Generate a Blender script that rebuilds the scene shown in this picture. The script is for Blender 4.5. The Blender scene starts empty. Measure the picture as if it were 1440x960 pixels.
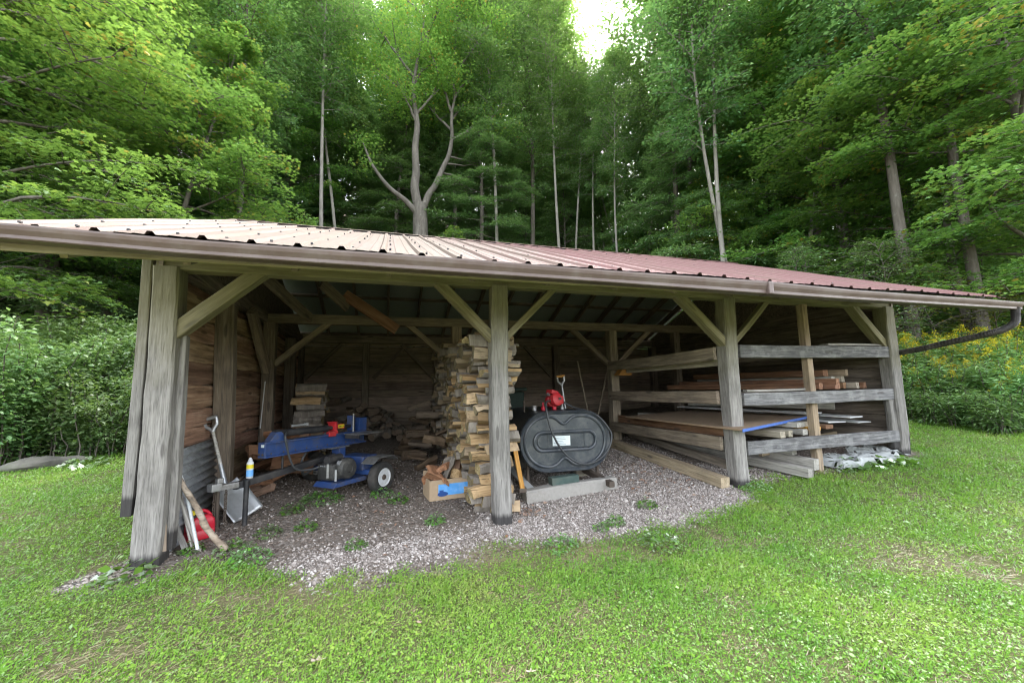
import bpy, bmesh, math, random
import numpy as np
from mathutils import Vector, Matrix
R_=math.radians
rnd=random.Random(7)
sc=bpy.context.scene; COL=sc.collection
# ------------------------------------------------------------------ camera
CAM=np.array([1.877,-4.2345,1.389]); FPX=577.28
def _cam(yaw,pitch,roll):
    cy,sy=math.cos(yaw),math.sin(yaw)
    f=np.array([math.sin(yaw)*math.cos(pitch),math.cos(yaw)*math.cos(pitch),math.sin(pitch)])
    r=np.array([cy,-sy,0.]); u=np.cross(r,f); c,s=math.cos(roll),math.sin(roll)
    return c*r+s*u,-s*r+c*u,f
RX,UX,FX=_cam(.2961,.1153,-.0203)
cd=bpy.data.cameras.new("camera"); cam=bpy.data.objects.new("camera",cd); COL.objects.link(cam)
cd.sensor_width=36; cd.lens=36*FPX/1440; cd.clip_end=1000; cd.clip_start=.05
cam.matrix_world=Matrix(((RX[0],UX[0],-FX[0],CAM[0]),(RX[1],UX[1],-FX[1],CAM[1]),(RX[2],UX[2],-FX[2],CAM[2]),(0,0,0,1)))
sc.camera=cam
def ray(px,py): return FX+RX*(px-720)/FPX-UX*(py-480)/FPX
def at_y(px,py,Y): d=ray(px,py); return Vector(CAM+d*((Y-CAM[1])/d[1]))
def at_x(px,py,X): d=ray(px,py); return Vector(CAM+d*((X-CAM[0])/d[0]))
def at_z(px,py,Z): d=ray(px,py); return Vector(CAM+d*((Z-CAM[2])/d[2]))
# ------------------------------------------------------------------ ground shape
def g(x,y):
    x=np.asarray(x,float);y=np.asarray(y,float)
    fx=np.interp(x,[-40,0,3.05,6.18,7.57,9.2,11,14,40],[0,0,.008,.104,.17,.308,.48,.7,1.5])
    fx=fx*np.clip(1+.07*np.minimum(y,0),.3,1)
    yy=np.interp(y,[-60,0,3,6,7.5,10,40,90,250],[0,0,.262,.52,.75,1.9,16.5,42,60])
    return fx+yy
def G(x,y): return float(g(x,y))
def ground(px,py):
    d=ray(px,py); t=np.linspace(.5,60,12000); P=CAM+d*t[:,None]
    i=int(np.argmax(P[:,2]-g(P[:,0],P[:,1])<0)); return Vector(P[i])
def vnoise(x,y,seed=0):
    x=np.asarray(x,float);y=np.asarray(y,float)
    xi=np.floor(x).astype(np.int64);yi=np.floor(y).astype(np.int64)
    def h(a,b):
        n=(a*374761393+b*668265263+seed*974634777)&0xffffffff
        n=((n^(n>>13))*1274126177)&0xffffffff
        return ((n^(n>>16))&0xffff)/65535.
    fx=x-xi;fy=y-yi;fx=fx*fx*(3-2*fx);fy=fy*fy*(3-2*fy)
    return (h(xi,yi)*(1-fx)+h(xi+1,yi)*fx)*(1-fy)+(h(xi,yi+1)*(1-fx)+h(xi+1,yi+1)*fx)*fy
def fbm(x,y,seed=0,o=4):
    a=.5;s=0;n=0
    for i in range(o): s=s+a*vnoise(x*2**i,y*2**i,seed+i*17); n+=a; a*=.5
    return s/n
def sst(a,b,t): t=np.clip((t-a)/(b-a),0,1); return t*t*(3-2*t)
def seg_d(x,y,pts):
    d=np.full(np.shape(x),1e9)
    for (ax,ay),(bx,by) in zip(pts[:-1],pts[1:]):
        t=np.clip(((x-ax)*(bx-ax)+(y-ay)*(by-ay))/((bx-ax)**2+(by-ay)**2),0,1)
        d=np.minimum(d,np.hypot(x-ax-t*(bx-ax),y-ay-t*(by-ay)))
    return d
def masks(x,y):
    """how much bare earth, gravel, dry straw and forest floor lies at x, y"""
    w=(fbm(x*1.3,y*1.3,3)-.5)
    front=np.interp(x,[-.6,-.2,.3,.9,1.4,2.2,2.7,3.3,4.2,5.2,5.9,6.2,6.6,7.2,7.8,8.6,9.3],
                      [-.25,-.35,-.05,-.2,-.75,-.85,-.55,-.55,-.75,-.62,-.42,-.1,.12,.12,.02,.0,.0])
    inside=sst(-.22,.22,(y-front)+w*.7+(fbm(x*5,y*5,61)-.5)*.55)*sst(-.3,-.05,x+w*.2)*sst(9.6,9.3,x)*sst(6.3,6.1,y)
    chips=sst(.30,.1,seg_d(x,y,[(-.12,.02),(-.30,-.13)])+w*.45+(fbm(x*6,y*6,62)-.5)*.4)
    earth=np.maximum(inside,chips)
    grav=np.maximum(sst(.75,.2,seg_d(x,y,[(1.5,-.4),(2.4,-.3)])+w*1.2)*.6,
                    sst(1.0,.7,np.minimum(seg_d(x,y,[(3.6,0),(5.4,.1),(5.5,2.2),(4.2,2)]),seg_d(x,y,[(5.4,.4),(7.3,.4)])+.25)+w*.6))*earth
    straw=sst(.55,.0,seg_d(x,y,[(2.7,-.72),(3.6,-.85)])+w*.7)
    straw=np.maximum(straw*.8,.35*sst(.45,.0,seg_d(x,y,[(.7,-.65),(1.9,-1.1)])+w*.7))
    hillside=sst(0,1.2,y-np.interp(x,[-40,-4,-.5,0,9.4,9.6,11,40],[4.8,4.6,6.0,6.3,6.3,5.5,2.5,2.5])+w*2)
    return earth,grav,straw,hillside,chips
# ------------------------------------------------------------------ objects
def props(o,label=None,cat=None,group=None,kind=None):
    if label: o["label"]=label
    if cat: o["category"]=cat
    if group: o["group"]=group
    if kind: o["kind"]=kind
    return o
ROOTM={}
def thing(name,label,cat,loc=(0,0,0),rz=0,group=None):
    o=bpy.data.objects.new(name,None); COL.objects.link(o); o.empty_display_size=.1
    o.location=loc; o.rotation_euler=(0,0,rz)
    ROOTM[o.name]=Matrix.Translation(Vector(loc))@Matrix.Rotation(rz,4,'Z')
    return props(o,label,cat,group)
def link(name,me,mat,parent=None,world=None):
    o=bpy.data.objects.new(name,me); COL.objects.link(o)
    if mat is not None:
        for m in (mat if isinstance(mat,(list,tuple)) else [mat]): me.materials.append(m)
    if world is not None: M=world
    else: M=None
    if parent is not None:
        o.parent=parent
        if M is not None: M=ROOTM.get(parent.name,Matrix()).inverted()@M
    if M is not None: o.matrix_basis=M
    ROOTM[o.name]=world if world is not None else ROOTM.get(parent.name,Matrix()) if parent else Matrix()
    return o
def copy_tree(o,loc,rz=0,scale=None,label=None):
    c=o.copy(); COL.objects.link(c); c.location=loc; c.rotation_euler=(0,0,rz)
    if scale is not None: c.scale=(scale,)*3 if not hasattr(scale,'__len__') else scale
    if label: c["label"]=label
    for ch in list(o.children):
        k=ch.copy(); COL.objects.link(k); k.parent=c
        for gc in list(ch.children):
            q=gc.copy(); COL.objects.link(q); q.parent=k
    return c
class MB:
    def __init__(s): s.v=[];s.f=[];s.m=[]
    def add(s,vs,fs,mi=0):
        b=len(s.v); s.v+= [tuple(v) for v in vs]; s.f+=[tuple(i+b for i in f) for f in fs]; s.m+=[mi]*len(fs); return s
    def box(s,c,d,M=None,mi=0):
        x,y,z=d[0]/2,d[1]/2,d[2]/2
        vs=[Vector((sx*x,sy*y,sz*z)) for sx in(-1,1) for sy in(-1,1) for sz in(-1,1)]
        if M is not None: vs=[M@v for v in vs]
        vs=[v+Vector(c) for v in vs]
        return s.add(vs,[(0,1,3,2),(4,6,7,5),(0,4,5,1),(2,3,7,6),(0,2,6,4),(1,5,7,3)],mi)
    def tube(s,pts,r,n=10,cap=True,mi=0):
        pts=[Vector(p) for p in pts]; k=len(pts); rr=r if hasattr(r,'__len__') else [r]*k
        up=Vector((0,0,1)); rings=[]; prev=None
        for i in range(k):
            t=(pts[min(i+1,k-1)]-pts[max(i-1,0)]); t=t.normalized() if t.length>1e-9 else Vector((0,0,1))
            if prev is None:
                a=t.cross(up if abs(t.z)<.9 else Vector((1,0,0))).normalized()
            else:
                a=(prev-t*prev.dot(t)); a=a.normalized() if a.length>1e-6 else t.orthogonal().normalized()
            prev=a; b=t.cross(a)
            rings.append([pts[i]+(a*math.cos(2*math.pi*j/n)+b*math.sin(2*math.pi*j/n))*rr[i] for j in range(n)])
        vs=[v for q in rings for v in q]; fs=[]
        for i in range(k-1):
            for j in range(n): fs.append((i*n+j,i*n+(j+1)%n,(i+1)*n+(j+1)%n,(i+1)*n+j))
        if cap: fs+= [tuple(range(n))[::-1],tuple((k-1)*n+j for j in range(n))]
        return s.add(vs,fs,mi)
    def lathe(s,prof,n=24,c=(0,0,0),M=None,mi=0,cap=True):
        vs=[];fs=[];k=len(prof)
        for r,z in prof:
            for j in range(n):
                v=Vector((r*math.cos(2*math.pi*j/n),r*math.sin(2*math.pi*j/n),z))
                if M is not None: v=M@v
                vs.append(v+Vector(c))
        for i in range(k-1):
            for j in range(n): fs.append((i*n+j,i*n+(j+1)%n,(i+1)*n+(j+1)%n,(i+1)*n+j))
        if cap: fs+=[tuple(range(n))[::-1],tuple((k-1)*n+j for j in range(n))]
        return s.add(vs,fs,mi)
    def prism(s,poly,axis_a,axis_b,ext,o=(0,0,0),mi=0):
        """poly in (a,b) plane extruded along ext"""
        a,b,e,o=Vector(axis_a),Vector(axis_b),Vector(ext),Vector(o); n=len(poly)
        v0=[o+a*p+b*q for p,q in poly]; vs=v0+[v+e for v in v0]
        fs=[tuple(range(n))[::-1],tuple(range(n,2*n))]+[(i,(i+1)%n,n+(i+1)%n,n+i) for i in range(n)]
        return s.add(vs,fs,mi)
    def build(s,name,mat,parent=None,bevel=0,smooth=False,world=None,segs=2):
        me=bpy.data.meshes.new(name); me.from_pydata(s.v,[],s.f); me.update()
        if s.m and max(s.m)>0: me.polygons.foreach_set('material_index',s.m)
        bm=bmesh.new(); bm.from_mesh(me); bmesh.ops.recalc_face_normals(bm,faces=bm.faces)
        if bevel:
            es=[e for e in bm.edges if len(e.link_faces)==2 and e.calc_face_angle(0)>.6]
            bmesh.ops.bevel(bm,geom=es,offset=bevel,segments=segs,affect='EDGES',profile=.6,clamp_overlap=True)
        bm.to_mesh(me); bm.free()
        if smooth:
            me.polygons.foreach_set('use_smooth',[True]*len(me.polygons))
            try: me.set_sharp_from_angle(angle=R_(42))
            except Exception: pass
        return link(name,me,mat,parent,world)
def np_mesh(name,V,Fc,attrs=None,smooth=False):
    """V (n,3), Fc (m,k) all faces with k corners; attrs: name -> per-vertex floats"""
    me=bpy.data.meshes.new(name); n=len(V); m,k=Fc.shape
    me.vertices.add(n); me.vertices.foreach_set('co',np.asarray(V,np.float32).ravel())
    me.loops.add(m*k); me.loops.foreach_set('vertex_index',np.asarray(Fc,np.int32).ravel())
    me.polygons.add(m); me.polygons.foreach_set('loop_start',np.arange(0,m*k,k,dtype=np.int32))
    if smooth: me.polygons.foreach_set('use_smooth',np.ones(m,bool))
    me.update(calc_edges=True)
    for a,val in (attrs or {}).items():
        at=me.attributes.new(a,'FLOAT','POINT'); at.data.foreach_set('value',np.asarray(val,np.float32))
    return me
LEAF4=np.array([(0,0,0),(.42,.27,.06),(1,0,-.12),(.42,-.27,.06)])
LEAFN=np.array([(0,0,0),(.4,.12,.03),(1,0,-.1),(.4,-.12,.03)])
MAPLE=np.array([(0,0,0),(-.06,.36,-.03),(.26,.24,.03),(.36,.58,-.09),(.56,.24,.0),(1,0,-.12),(.56,-.24,.0),(.36,-.58,-.09),(.26,-.24,.03),(-.06,-.36,-.03)])
def leaves(name,P,T,N,S,tmpl,tint):
    """one mesh of leaves: positions, pointing directions, normals, sizes"""
    n=len(P); N=N/np.linalg.norm(N,axis=1,keepdims=True)
    T=T-N*np.sum(T*N,axis=1,keepdims=True); T=T/(np.linalg.norm(T,axis=1,keepdims=True)+1e-9); B=np.cross(N,T)
    k=len(tmpl); S=np.asarray(S)[:,None,None]
    V=P[:,None,:]+S*(tmpl[None,:,0:1]*T[:,None,:]+tmpl[None,:,1:2]*B[:,None,:]+tmpl[None,:,2:3]*N[:,None,:])
    F=np.arange(n*k,dtype=np.int32).reshape(n,k)
    return np_mesh(name,V.reshape(-1,3),F,{'tint':np.repeat(tint,k)})
# ------------------------------------------------------------------ materials
class NT:
    def __init__(s,name):
        s.mat=bpy.data.materials.new(name); s.mat.use_nodes=True; s.t=s.mat.node_tree; s.t.nodes.clear()
        s.out=s.n('ShaderNodeOutputMaterial')
    def n(s,t,**kw):
        o=s.t.nodes.new(t)
        for k,v in kw.items():
            if k.startswith('_'): setattr(o,k[1:],v)
            else: s.set(o,k,v)
        return o
    def set(s,o,k,v):
        i=o.inputs[int(k[1:])] if k[0]=='i' and k[1:].isdigit() else o.inputs[k.replace('__',' ')]
        if isinstance(v,bpy.types.NodeSocket): s.t.links.new(v,i)
        elif isinstance(v,bpy.types.Node): s.t.links.new(v.outputs[0],i)
        else:
            if i.type=='RGBA' and hasattr(v,'__len__') and len(v)==3: v=(*v,1)
            i.default_value=v
    def noise(s,vec,scale,detail=5,rough=.55,dist=0): return s.n('ShaderNodeTexNoise',Vector=vec,Scale=scale,Detail=detail,Roughness=rough,Distortion=dist).outputs[0]
    def map(s,vec,sc=(1,1,1),loc=(0,0,0)):
        return s.n('ShaderNodeMapping',Vector=vec,Scale=sc,Location=loc).outputs[0]
    def ramp(s,f,*st):
        o=s.n('ShaderNodeValToRGB',Fac=f); e=o.color_ramp.elements
        while len(e)<len(st): e.new(.5)
        for x,(p,c) in zip(e,st): x.position=p; x.color=(*c,1) if hasattr(c,'__len__') else (c,c,c,1)
        return o.outputs[0]
    def mix(s,f,a,b,bl='MIX'):
        o=s.n('ShaderNodeMix',_data_type='RGBA',_blend_type=bl)
        s.set(o,'i0',f); s.set(o,'i6',a); s.set(o,'i7',b); return o.outputs[2]
    def math(s,op,a,b=0.,c=False):
        o=s.n('ShaderNodeMath',_operation=op,_use_clamp=c); s.set(o,'i0',a); s.set(o,'i1',b); return o.outputs[0]
    def mapr(s,v,a,b,c=0.,d=1.): return s.n('ShaderNodeMapRange',i0=v,i1=a,i2=b,i3=c,i4=d).outputs[0]
    def bump(s,h,st=.5,d=.01,nrm=None):
        o=s.n('ShaderNodeBump',Height=h,Strength=st,Distance=d)
        if nrm is not None: s.set(o,'Normal',nrm)
        return o.outputs[0]
    def bsdf(s,col,rough=.7,nrm=None,metal=0.,spec=.4):
        b=s.n('ShaderNodeBsdfPrincipled',Roughness=rough,Metallic=metal); s.set(b,'Base Color',col); s.set(b,'Specular IOR Level',spec)
        if nrm is not None: s.set(b,'Normal',nrm)
        s.set(s.out,'Surface',b); return s.mat
    def obj_vec(s):
        tc=s.n('ShaderNodeTexCoord'); oi=s.n('ShaderNodeObjectInfo')
        off=s.n('ShaderNodeVectorMath',_operation='MULTIPLY',i0=oi.outputs['Random'],i1=(37.,19.,23.))
        return s.n('ShaderNodeVectorMath',_operation='ADD',i0=tc.outputs['Object'],i1=off).outputs[0],oi.outputs['Random'],tc
def wood(name,dark,mid,light,algae=0.,base=0.,stain=(.05,.045,.04),rough=.85,white=0.,axis='X',gs=1.,vr=.2):
    t=NT(name); v,r,tc=t.obj_vec()
    sv={'X':(1.9,26,26),'Y':(26,1.9,26),'Z':(26,26,1.9)}[axis]
    s1=t.noise(t.map(v,tuple(q*gs for q in sv)),1.,6,.65,.25); s2=t.noise(t.map(v,tuple((q*3.2 if q>2 else q*2)*gs for q in sv)),1.,3,.6)
    big=t.noise(v,2.3,4,.6); big2=t.noise(v,5.5,5,.65)
    c=t.ramp(s1,(.3,dark),(.5,mid),(.7,light))
    c=t.mix(t.mapr(s2,.52,.72,0.,.6),c,stain)
    c=t.mix(t.mapr(big,.5,.75,0.,.45),c,stain)
    hv=t.n('ShaderNodeHueSaturation',Color=c,Value=t.mapr(r,0,1,1-vr,1+vr),Hue=t.mapr(t.math('FRACT',t.math('MULTIPLY',r,7.7)),0,1,.5-vr*.04,.5+vr*.04)); c=hv.outputs[0]
    kn=t.n('ShaderNodeTexVoronoi',Vector=t.map(v,(1.6,7,7)),Scale=1.).outputs['Distance']; c=t.mix(t.mapr(kn,.10,.16,.65,0.),c,stain)
    if white: c=t.mix(t.math('MULTIPLY',t.mapr(big2,.5,.62),white),c,(.52,.52,.5))
    geo=t.n('ShaderNodeNewGeometry').outputs['Position']; sz=t.n('ShaderNodeSeparateXYZ',Vector=geo).outputs
    if algae:
        zz=t.math('ADD',sz[2],t.math('MULTIPLY',big,1.1)); f=t.math('MULTIPLY',t.mapr(zz,2.05,2.85),algae,True)
        c=t.mix(f,c,t.mix(s1,(.12,.112,.055),(.29,.265,.155)))
    if base:
        ox=t.n('ShaderNodeSeparateXYZ',Vector=tc.outputs['Object']).outputs[0]
        f=t.mapr(t.math('ADD',ox,t.math('MULTIPLY',s1,.06)),base+.03,base+.08,.88,0.); c=t.mix(f,c,(.022,.02,.02))
    crack=t.mapr(s2,.62,.7,0,1)
    h=t.math('SUBTRACT',s1,t.math('MULTIPLY',crack,.8))
    return t.bsdf(c,rough,t.bump(h,.55,.006),spec=.25)
M={}
M['grey']=wood('weathered_grey_wood',(.115,.108,.10),(.20,.188,.172),(.28,.265,.245),algae=.6,base=.13,gs=1.7)
M['rail']=wood('bleached_rail_wood',(.06,.06,.064),(.14,.137,.138),(.25,.243,.238),white=.14,gs=1.6)
M['beam']=wood('mossy_beam_wood',(.10,.088,.05),(.21,.185,.115),(.31,.28,.19),algae=.5)
M['brown']=wood('aged_brown_wood',(.12,.095,.07),(.22,.175,.13),(.32,.265,.20))
M['darkwood']=wood('old_dark_wood',(.09,.073,.058),(.17,.14,.11),(.26,.215,.175))
M['slab']=wood('live_edge_slab_wood',(.10,.058,.036),(.25,.155,.10),(.40,.28,.19),stain=(.05,.034,.024),gs=.6,vr=.42)
M['backboard']=wood('back_wall_board',(.15,.112,.087),(.23,.18,.14),(.31,.25,.20),vr=.3)
M['timber']=wood('sawn_timber',(.20,.17,.13),(.33,.29,.225),(.45,.40,.31))
M['tan']=wood('fresh_tan_timber',(.21,.16,.10),(.32,.25,.165),(.42,.34,.24))
M['greytimber']=wood('grey_stacked_timber',(.17,.16,.14),(.30,.285,.25),(.42,.40,.36))
M['redboard']=wood('reddish_shelf_board',(.10,.05,.028),(.20,.105,.06),(.30,.18,.11))
M['branch']=wood('peeled_branch',(.16,.12,.085),(.34,.27,.20),(.5,.43,.34),gs=.6)
M['palepole']=wood('pale_pole_wood',(.3,.27,.24),(.45,.42,.38),(.6,.57,.53))
M['handle']=wood('varnished_handle_wood',(.35,.16,.03),(.5,.25,.05),(.6,.33,.09),rough=.45,stain=(.3,.14,.03))
def plain(name,col,rough=.5,metal=0.,var=.25,dirt=0.,dirtcol=(.12,.1,.08),sc_=6.,bump=.0,spec=.4):
    t=NT(name); v,r,tc=t.obj_vec(); n=t.noise(v,sc_,5,.6); n2=t.noise(v,sc_*5,4,.65)
    c=t.mix(t.mapr(n,.3,.7,0,1),tuple(q*(1-var) for q in col),tuple(min(1,q*(1+var)) for q in col))
    if dirt: c=t.mix(t.math('MULTIPLY',t.mapr(t.math('ADD',n,t.math('MULTIPLY',n2,.5)),.7,.95),dirt),c,dirtcol)
    rr=t.mapr(n2,.3,.7,max(0,rough-.1),min(1,rough+.15))
    return t.bsdf(c,rr,t.bump(n2,bump,.004) if bump else None,metal,spec)
M['blue']=plain('splitter_blue_paint',(.022,.055,.175),.45,var=.25,dirt=.85,dirtcol=(.07,.065,.06))
M['black']=plain('black_steel',(.022,.022,.024),.5,var=.3,dirt=.5,dirtcol=(.09,.08,.07))
M['rubber']=plain('tyre_rubber',(.03,.029,.028),.85,var=.2,dirt=.5,dirtcol=(.1,.085,.07),bump=.3)
M['whitepaint']=plain('white_rim_paint',(.6,.62,.64),.45,var=.08,dirt=.5,dirtcol=(.3,.26,.22))
M['red']=plain('red_paint',(.42,.018,.025),.42,var=.15,dirt=.3)
M['redplastic']=plain('red_plastic',(.46,.012,.03),.4,var=.1,dirt=.25,dirtcol=(.2,.05,.04))
M['yellow']=plain('yellow_plastic',(.62,.5,.02),.45,var=.1)
M['steel']=plain('bare_steel',(.34,.34,.34),.42,.75,.2,dirt=.6,dirtcol=(.14,.12,.1))
M['alu']=plain('scuffed_aluminium',(.40,.41,.42),.42,.6,.12,dirt=.4,dirtcol=(.3,.29,.27))
M['engine']=plain('engine_castings',(.055,.054,.052),.5,.3,.4,dirt=.5,dirtcol=(.16,.15,.13))
M['tank']=plain('black_tank_coating',(.036,.043,.052),.36,var=.3,dirt=.6,dirtcol=(.10,.098,.09),spec=.5)
M['hose']=plain('black_hose_rubber',(.045,.047,.05),.4,var=.15)
M['label']=plain('paper_label',(.62,.68,.68),.6,var=.06,dirt=.3,dirtcol=(.4,.42,.42))
M['ink']=plain('label_ink',(.16,.2,.24),.6,var=.1)
M['card']=plain('cardboard',(.38,.28,.18),.85,var=.1,dirt=.3,dirtcol=(.2,.14,.09))
M['bluepanel']=plain('blue_printed_panel',(.10,.34,.72),.5,var=.12,dirt=.25,dirtcol=(.5,.6,.7),sc_=12)
M['navy']=plain('dark_blue_print',(.015,.06,.22),.5,var=.2)
M['gutter']=plain('brown_painted_gutter',(.095,.066,.057),.45,var=.12,dirt=.5,dirtcol=(.14,.118,.105),sc_=3)
M['pipe']=plain('dark_corrugated_pipe',(.03,.027,.025),.45,var=.2,dirt=.5,dirtcol=(.12,.1,.09))
M['concrete']=plain('weathered_skid_wood',(.28,.265,.24),.9,var=.2,dirt=.5,dirtcol=(.16,.14,.12),bump=.3)
M['greenblock']=plain('dark_green_painted_wood',(.045,.075,.065),.7,var=.2,dirt=.4)
M['bin']=plain('dark_green_bin',(.02,.04,.03),.6,var=.2)
M['ply']=plain('plywood_face',(.27,.19,.12),.85,var=.15,dirt=.4,dirtcol=(.16,.11,.07),sc_=3)
M['bluefoam']=plain('blue_sheet_edge',(.045,.11,.36),.6,var=.1)
M['whitepanel']=plain('white_panel',(.55,.56,.55),.6,var=.08,dirt=.4,dirtcol=(.35,.35,.33))
M['stone']=plain('mossy_stone',(.11,.105,.09),.95,var=.4,dirt=.5,dirtcol=(.06,.08,.03),bump=.5,sc_=4)
M['corr']=plain('grey_corrugated_iron',(.26,.27,.28),.5,.4,.25,dirt=.6,dirtcol=(.06,.05,.045),sc_=3)
M['orange']=plain('orange_wood',(.42,.2,.05),.7,var=.15)
M['rust']=plain('rusted_pipe',(.09,.07,.055),.75,.3,.3,dirt=.4)
M['tarp']=plain('torn_white_tarp',(.33,.345,.34),.6,var=.15,dirt=.5,dirtcol=(.35,.36,.32),sc_=9)
# roof metal: faded red paint with chalky bleached patches
t=NT('faded_red_roof_metal'); v,r,tc=t.obj_vec(); p=tc.outputs['Object']
n=t.noise(t.map(p,(1,.35,.35)),1.4,5,.6); st=t.noise(t.map(p,(9,.5,.5)),1.,4,.6)
xx=t.n('ShaderNodeSeparateXYZ',Vector=p).outputs[0]
pale=t.math('ADD',t.mapr(xx,2.2,5.2,.62,-.25),t.math('MULTIPLY',t.math('SUBTRACT',n,.5),1.1))
c=t.mix(t.mapr(pale,0.,.55),(.15,.078,.074),(.115,.088,.07)); c=t.mix(t.mapr(xx,1.2,-.4,0.,.55),c,(.095,.061,.057))
c=t.mix(t.mapr(st,.48,.72,0.,.5),c,(.12,.10,.075)); c=t.mix(t.mapr(t.noise(p,14,4,.7),.6,.75,0,.35),c,(.12,.09,.08))
M['roof']=t.bsdf(c,t.mapr(st,.3,.7,.55,.75),metal=.0,spec=.22)
M['under']=plain('pale_roof_underside',(.27,.31,.29),.5,var=.12,dirt=.4,dirtcol=(.15,.15,.13))
def leafmat(name,stops,trans=.45,gloss=.008,var=.25,rough=.45):
    t=NT(name); a=t.n('ShaderNodeAttribute',_attribute_name='tint').outputs['Fac']; oi=t.n('ShaderNodeObjectInfo').outputs['Random']
    c=t.ramp(a,*stops); c=t.n('ShaderNodeHueSaturation',Color=c,Value=t.mapr(oi,0,1,1-var,1+var),Hue=t.mapr(oi,0,1,.488,.512)).outputs[0]
    d=t.n('ShaderNodeBsdfDiffuse',Color=c); tr=t.n('ShaderNodeBsdfTranslucent',Color=t.mix(.5,c,(.24,.38,.05),'MIX'))
    m=t.n('ShaderNodeMixShader',Fac=trans,i1=d.outputs[0],i2=tr.outputs[0])
    gl=t.n('ShaderNodeBsdfGlossy',Roughness=rough,Color=(1,1,1,1))
    fr=t.n('ShaderNodeFresnel',IOR=1.35).outputs[0]
    m2=t.n('ShaderNodeMixShader',Fac=t.math('MULTIPLY',fr,gloss*8,True),i1=m.outputs[0],i2=gl.outputs[0])
    t.set(t.out,'Surface',m2); return t.mat
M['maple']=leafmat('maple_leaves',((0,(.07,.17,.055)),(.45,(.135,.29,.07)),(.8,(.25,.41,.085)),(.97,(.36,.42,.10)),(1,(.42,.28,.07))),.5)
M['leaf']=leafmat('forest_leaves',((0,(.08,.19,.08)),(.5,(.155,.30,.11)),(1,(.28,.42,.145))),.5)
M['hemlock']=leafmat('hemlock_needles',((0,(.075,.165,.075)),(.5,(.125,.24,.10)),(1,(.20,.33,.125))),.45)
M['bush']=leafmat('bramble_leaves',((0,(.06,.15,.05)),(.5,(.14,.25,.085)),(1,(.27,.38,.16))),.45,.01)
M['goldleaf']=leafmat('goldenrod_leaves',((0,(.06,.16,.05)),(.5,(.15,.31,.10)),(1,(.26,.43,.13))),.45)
M['goldflower']=leafmat('goldenrod_flowers',((0,(.42,.36,.02)),(1,(.62,.5,.03))),.3)
M['yleaf']=leafmat('yellowing_leaves',((0,(.10,.15,.03)),(.6,(.25,.26,.06)),(1,(.38,.2,.06))),.45)
M['grass']=leafmat('lawn_grass',((0,(.07,.185,.03)),(.3,(.125,.29,.04)),(.6,(.21,.375,.052)),(.85,(.29,.38,.09)),(1,(.40,.34,.18))),.4,.012,var=0)
M['weed']=leafmat('weed_leaves',((0,(.07,.19,.025)),(1,(.15,.32,.045))),.4,.04)
M['straw']=leafmat('dry_straw',((0,(.14,.115,.06)),(.7,(.26,.21,.12)),(1,(.36,.30,.19))),.2,.01)
M['deadleaf']=leafmat('fallen_leaf',((0,(.25,.12,.07)),(1,(.45,.36,.3))),.2,.02)
def bark(name,a,b,c_):
    t=NT(name); v,r,tc=t.obj_vec()
    n=t.noise(t.map(v,(9,9,1.6)),1.,6,.65,.4); big=t.noise(v,1.2,4,.6); li=t.noise(v,7,4,.7)
    c=t.ramp(n,(.3,a),(.7,b)); c=t.mix(t.mapr(big,.45,.65,0,.7),c,c_); c=t.mix(t.mapr(li,.6,.72,0,.4),c,(.30,.32,.27))
    return t.bsdf(c,.95,t.bump(n,.7,.03),spec=.15)
M['bark']=bark('forest_bark',(.065,.056,.045),(.19,.17,.145),(.115,.10,.082))
M['palebark']=bark('pale_bark',(.15,.14,.12),(.32,.30,.265),(.20,.19,.16))
M['forkbark']=bark('grey_forked_bark',(.07,.062,.052),(.19,.172,.148),(.10,.092,.078))
M['logbark']=bark('firewood_bark',(.10,.085,.07),(.34,.30,.255),(.22,.195,.165))
# firewood: split faces, weathered ends
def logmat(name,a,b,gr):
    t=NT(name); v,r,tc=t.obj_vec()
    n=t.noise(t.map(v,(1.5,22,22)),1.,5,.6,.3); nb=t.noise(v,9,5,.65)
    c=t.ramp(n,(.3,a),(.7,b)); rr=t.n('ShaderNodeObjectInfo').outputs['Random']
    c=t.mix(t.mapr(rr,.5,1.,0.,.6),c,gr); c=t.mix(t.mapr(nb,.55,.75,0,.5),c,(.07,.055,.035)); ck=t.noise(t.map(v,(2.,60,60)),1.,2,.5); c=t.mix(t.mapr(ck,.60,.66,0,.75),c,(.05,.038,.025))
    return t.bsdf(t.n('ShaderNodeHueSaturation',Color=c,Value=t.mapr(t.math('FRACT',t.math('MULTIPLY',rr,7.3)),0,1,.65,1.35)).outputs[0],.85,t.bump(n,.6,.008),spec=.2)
M['split']=logmat('split_log_face',(.22,.135,.062),(.47,.33,.18),(.40,.34,.26))
M['logend']=logmat('weathered_log_end',(.15,.115,.055),(.38,.30,.16),(.17,.155,.115))
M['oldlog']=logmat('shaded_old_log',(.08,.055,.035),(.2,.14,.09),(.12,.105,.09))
M['chip']=logmat('reddish_bark_chunk',(.16,.07,.035),(.34,.18,.1),(.2,.16,.13))
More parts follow.
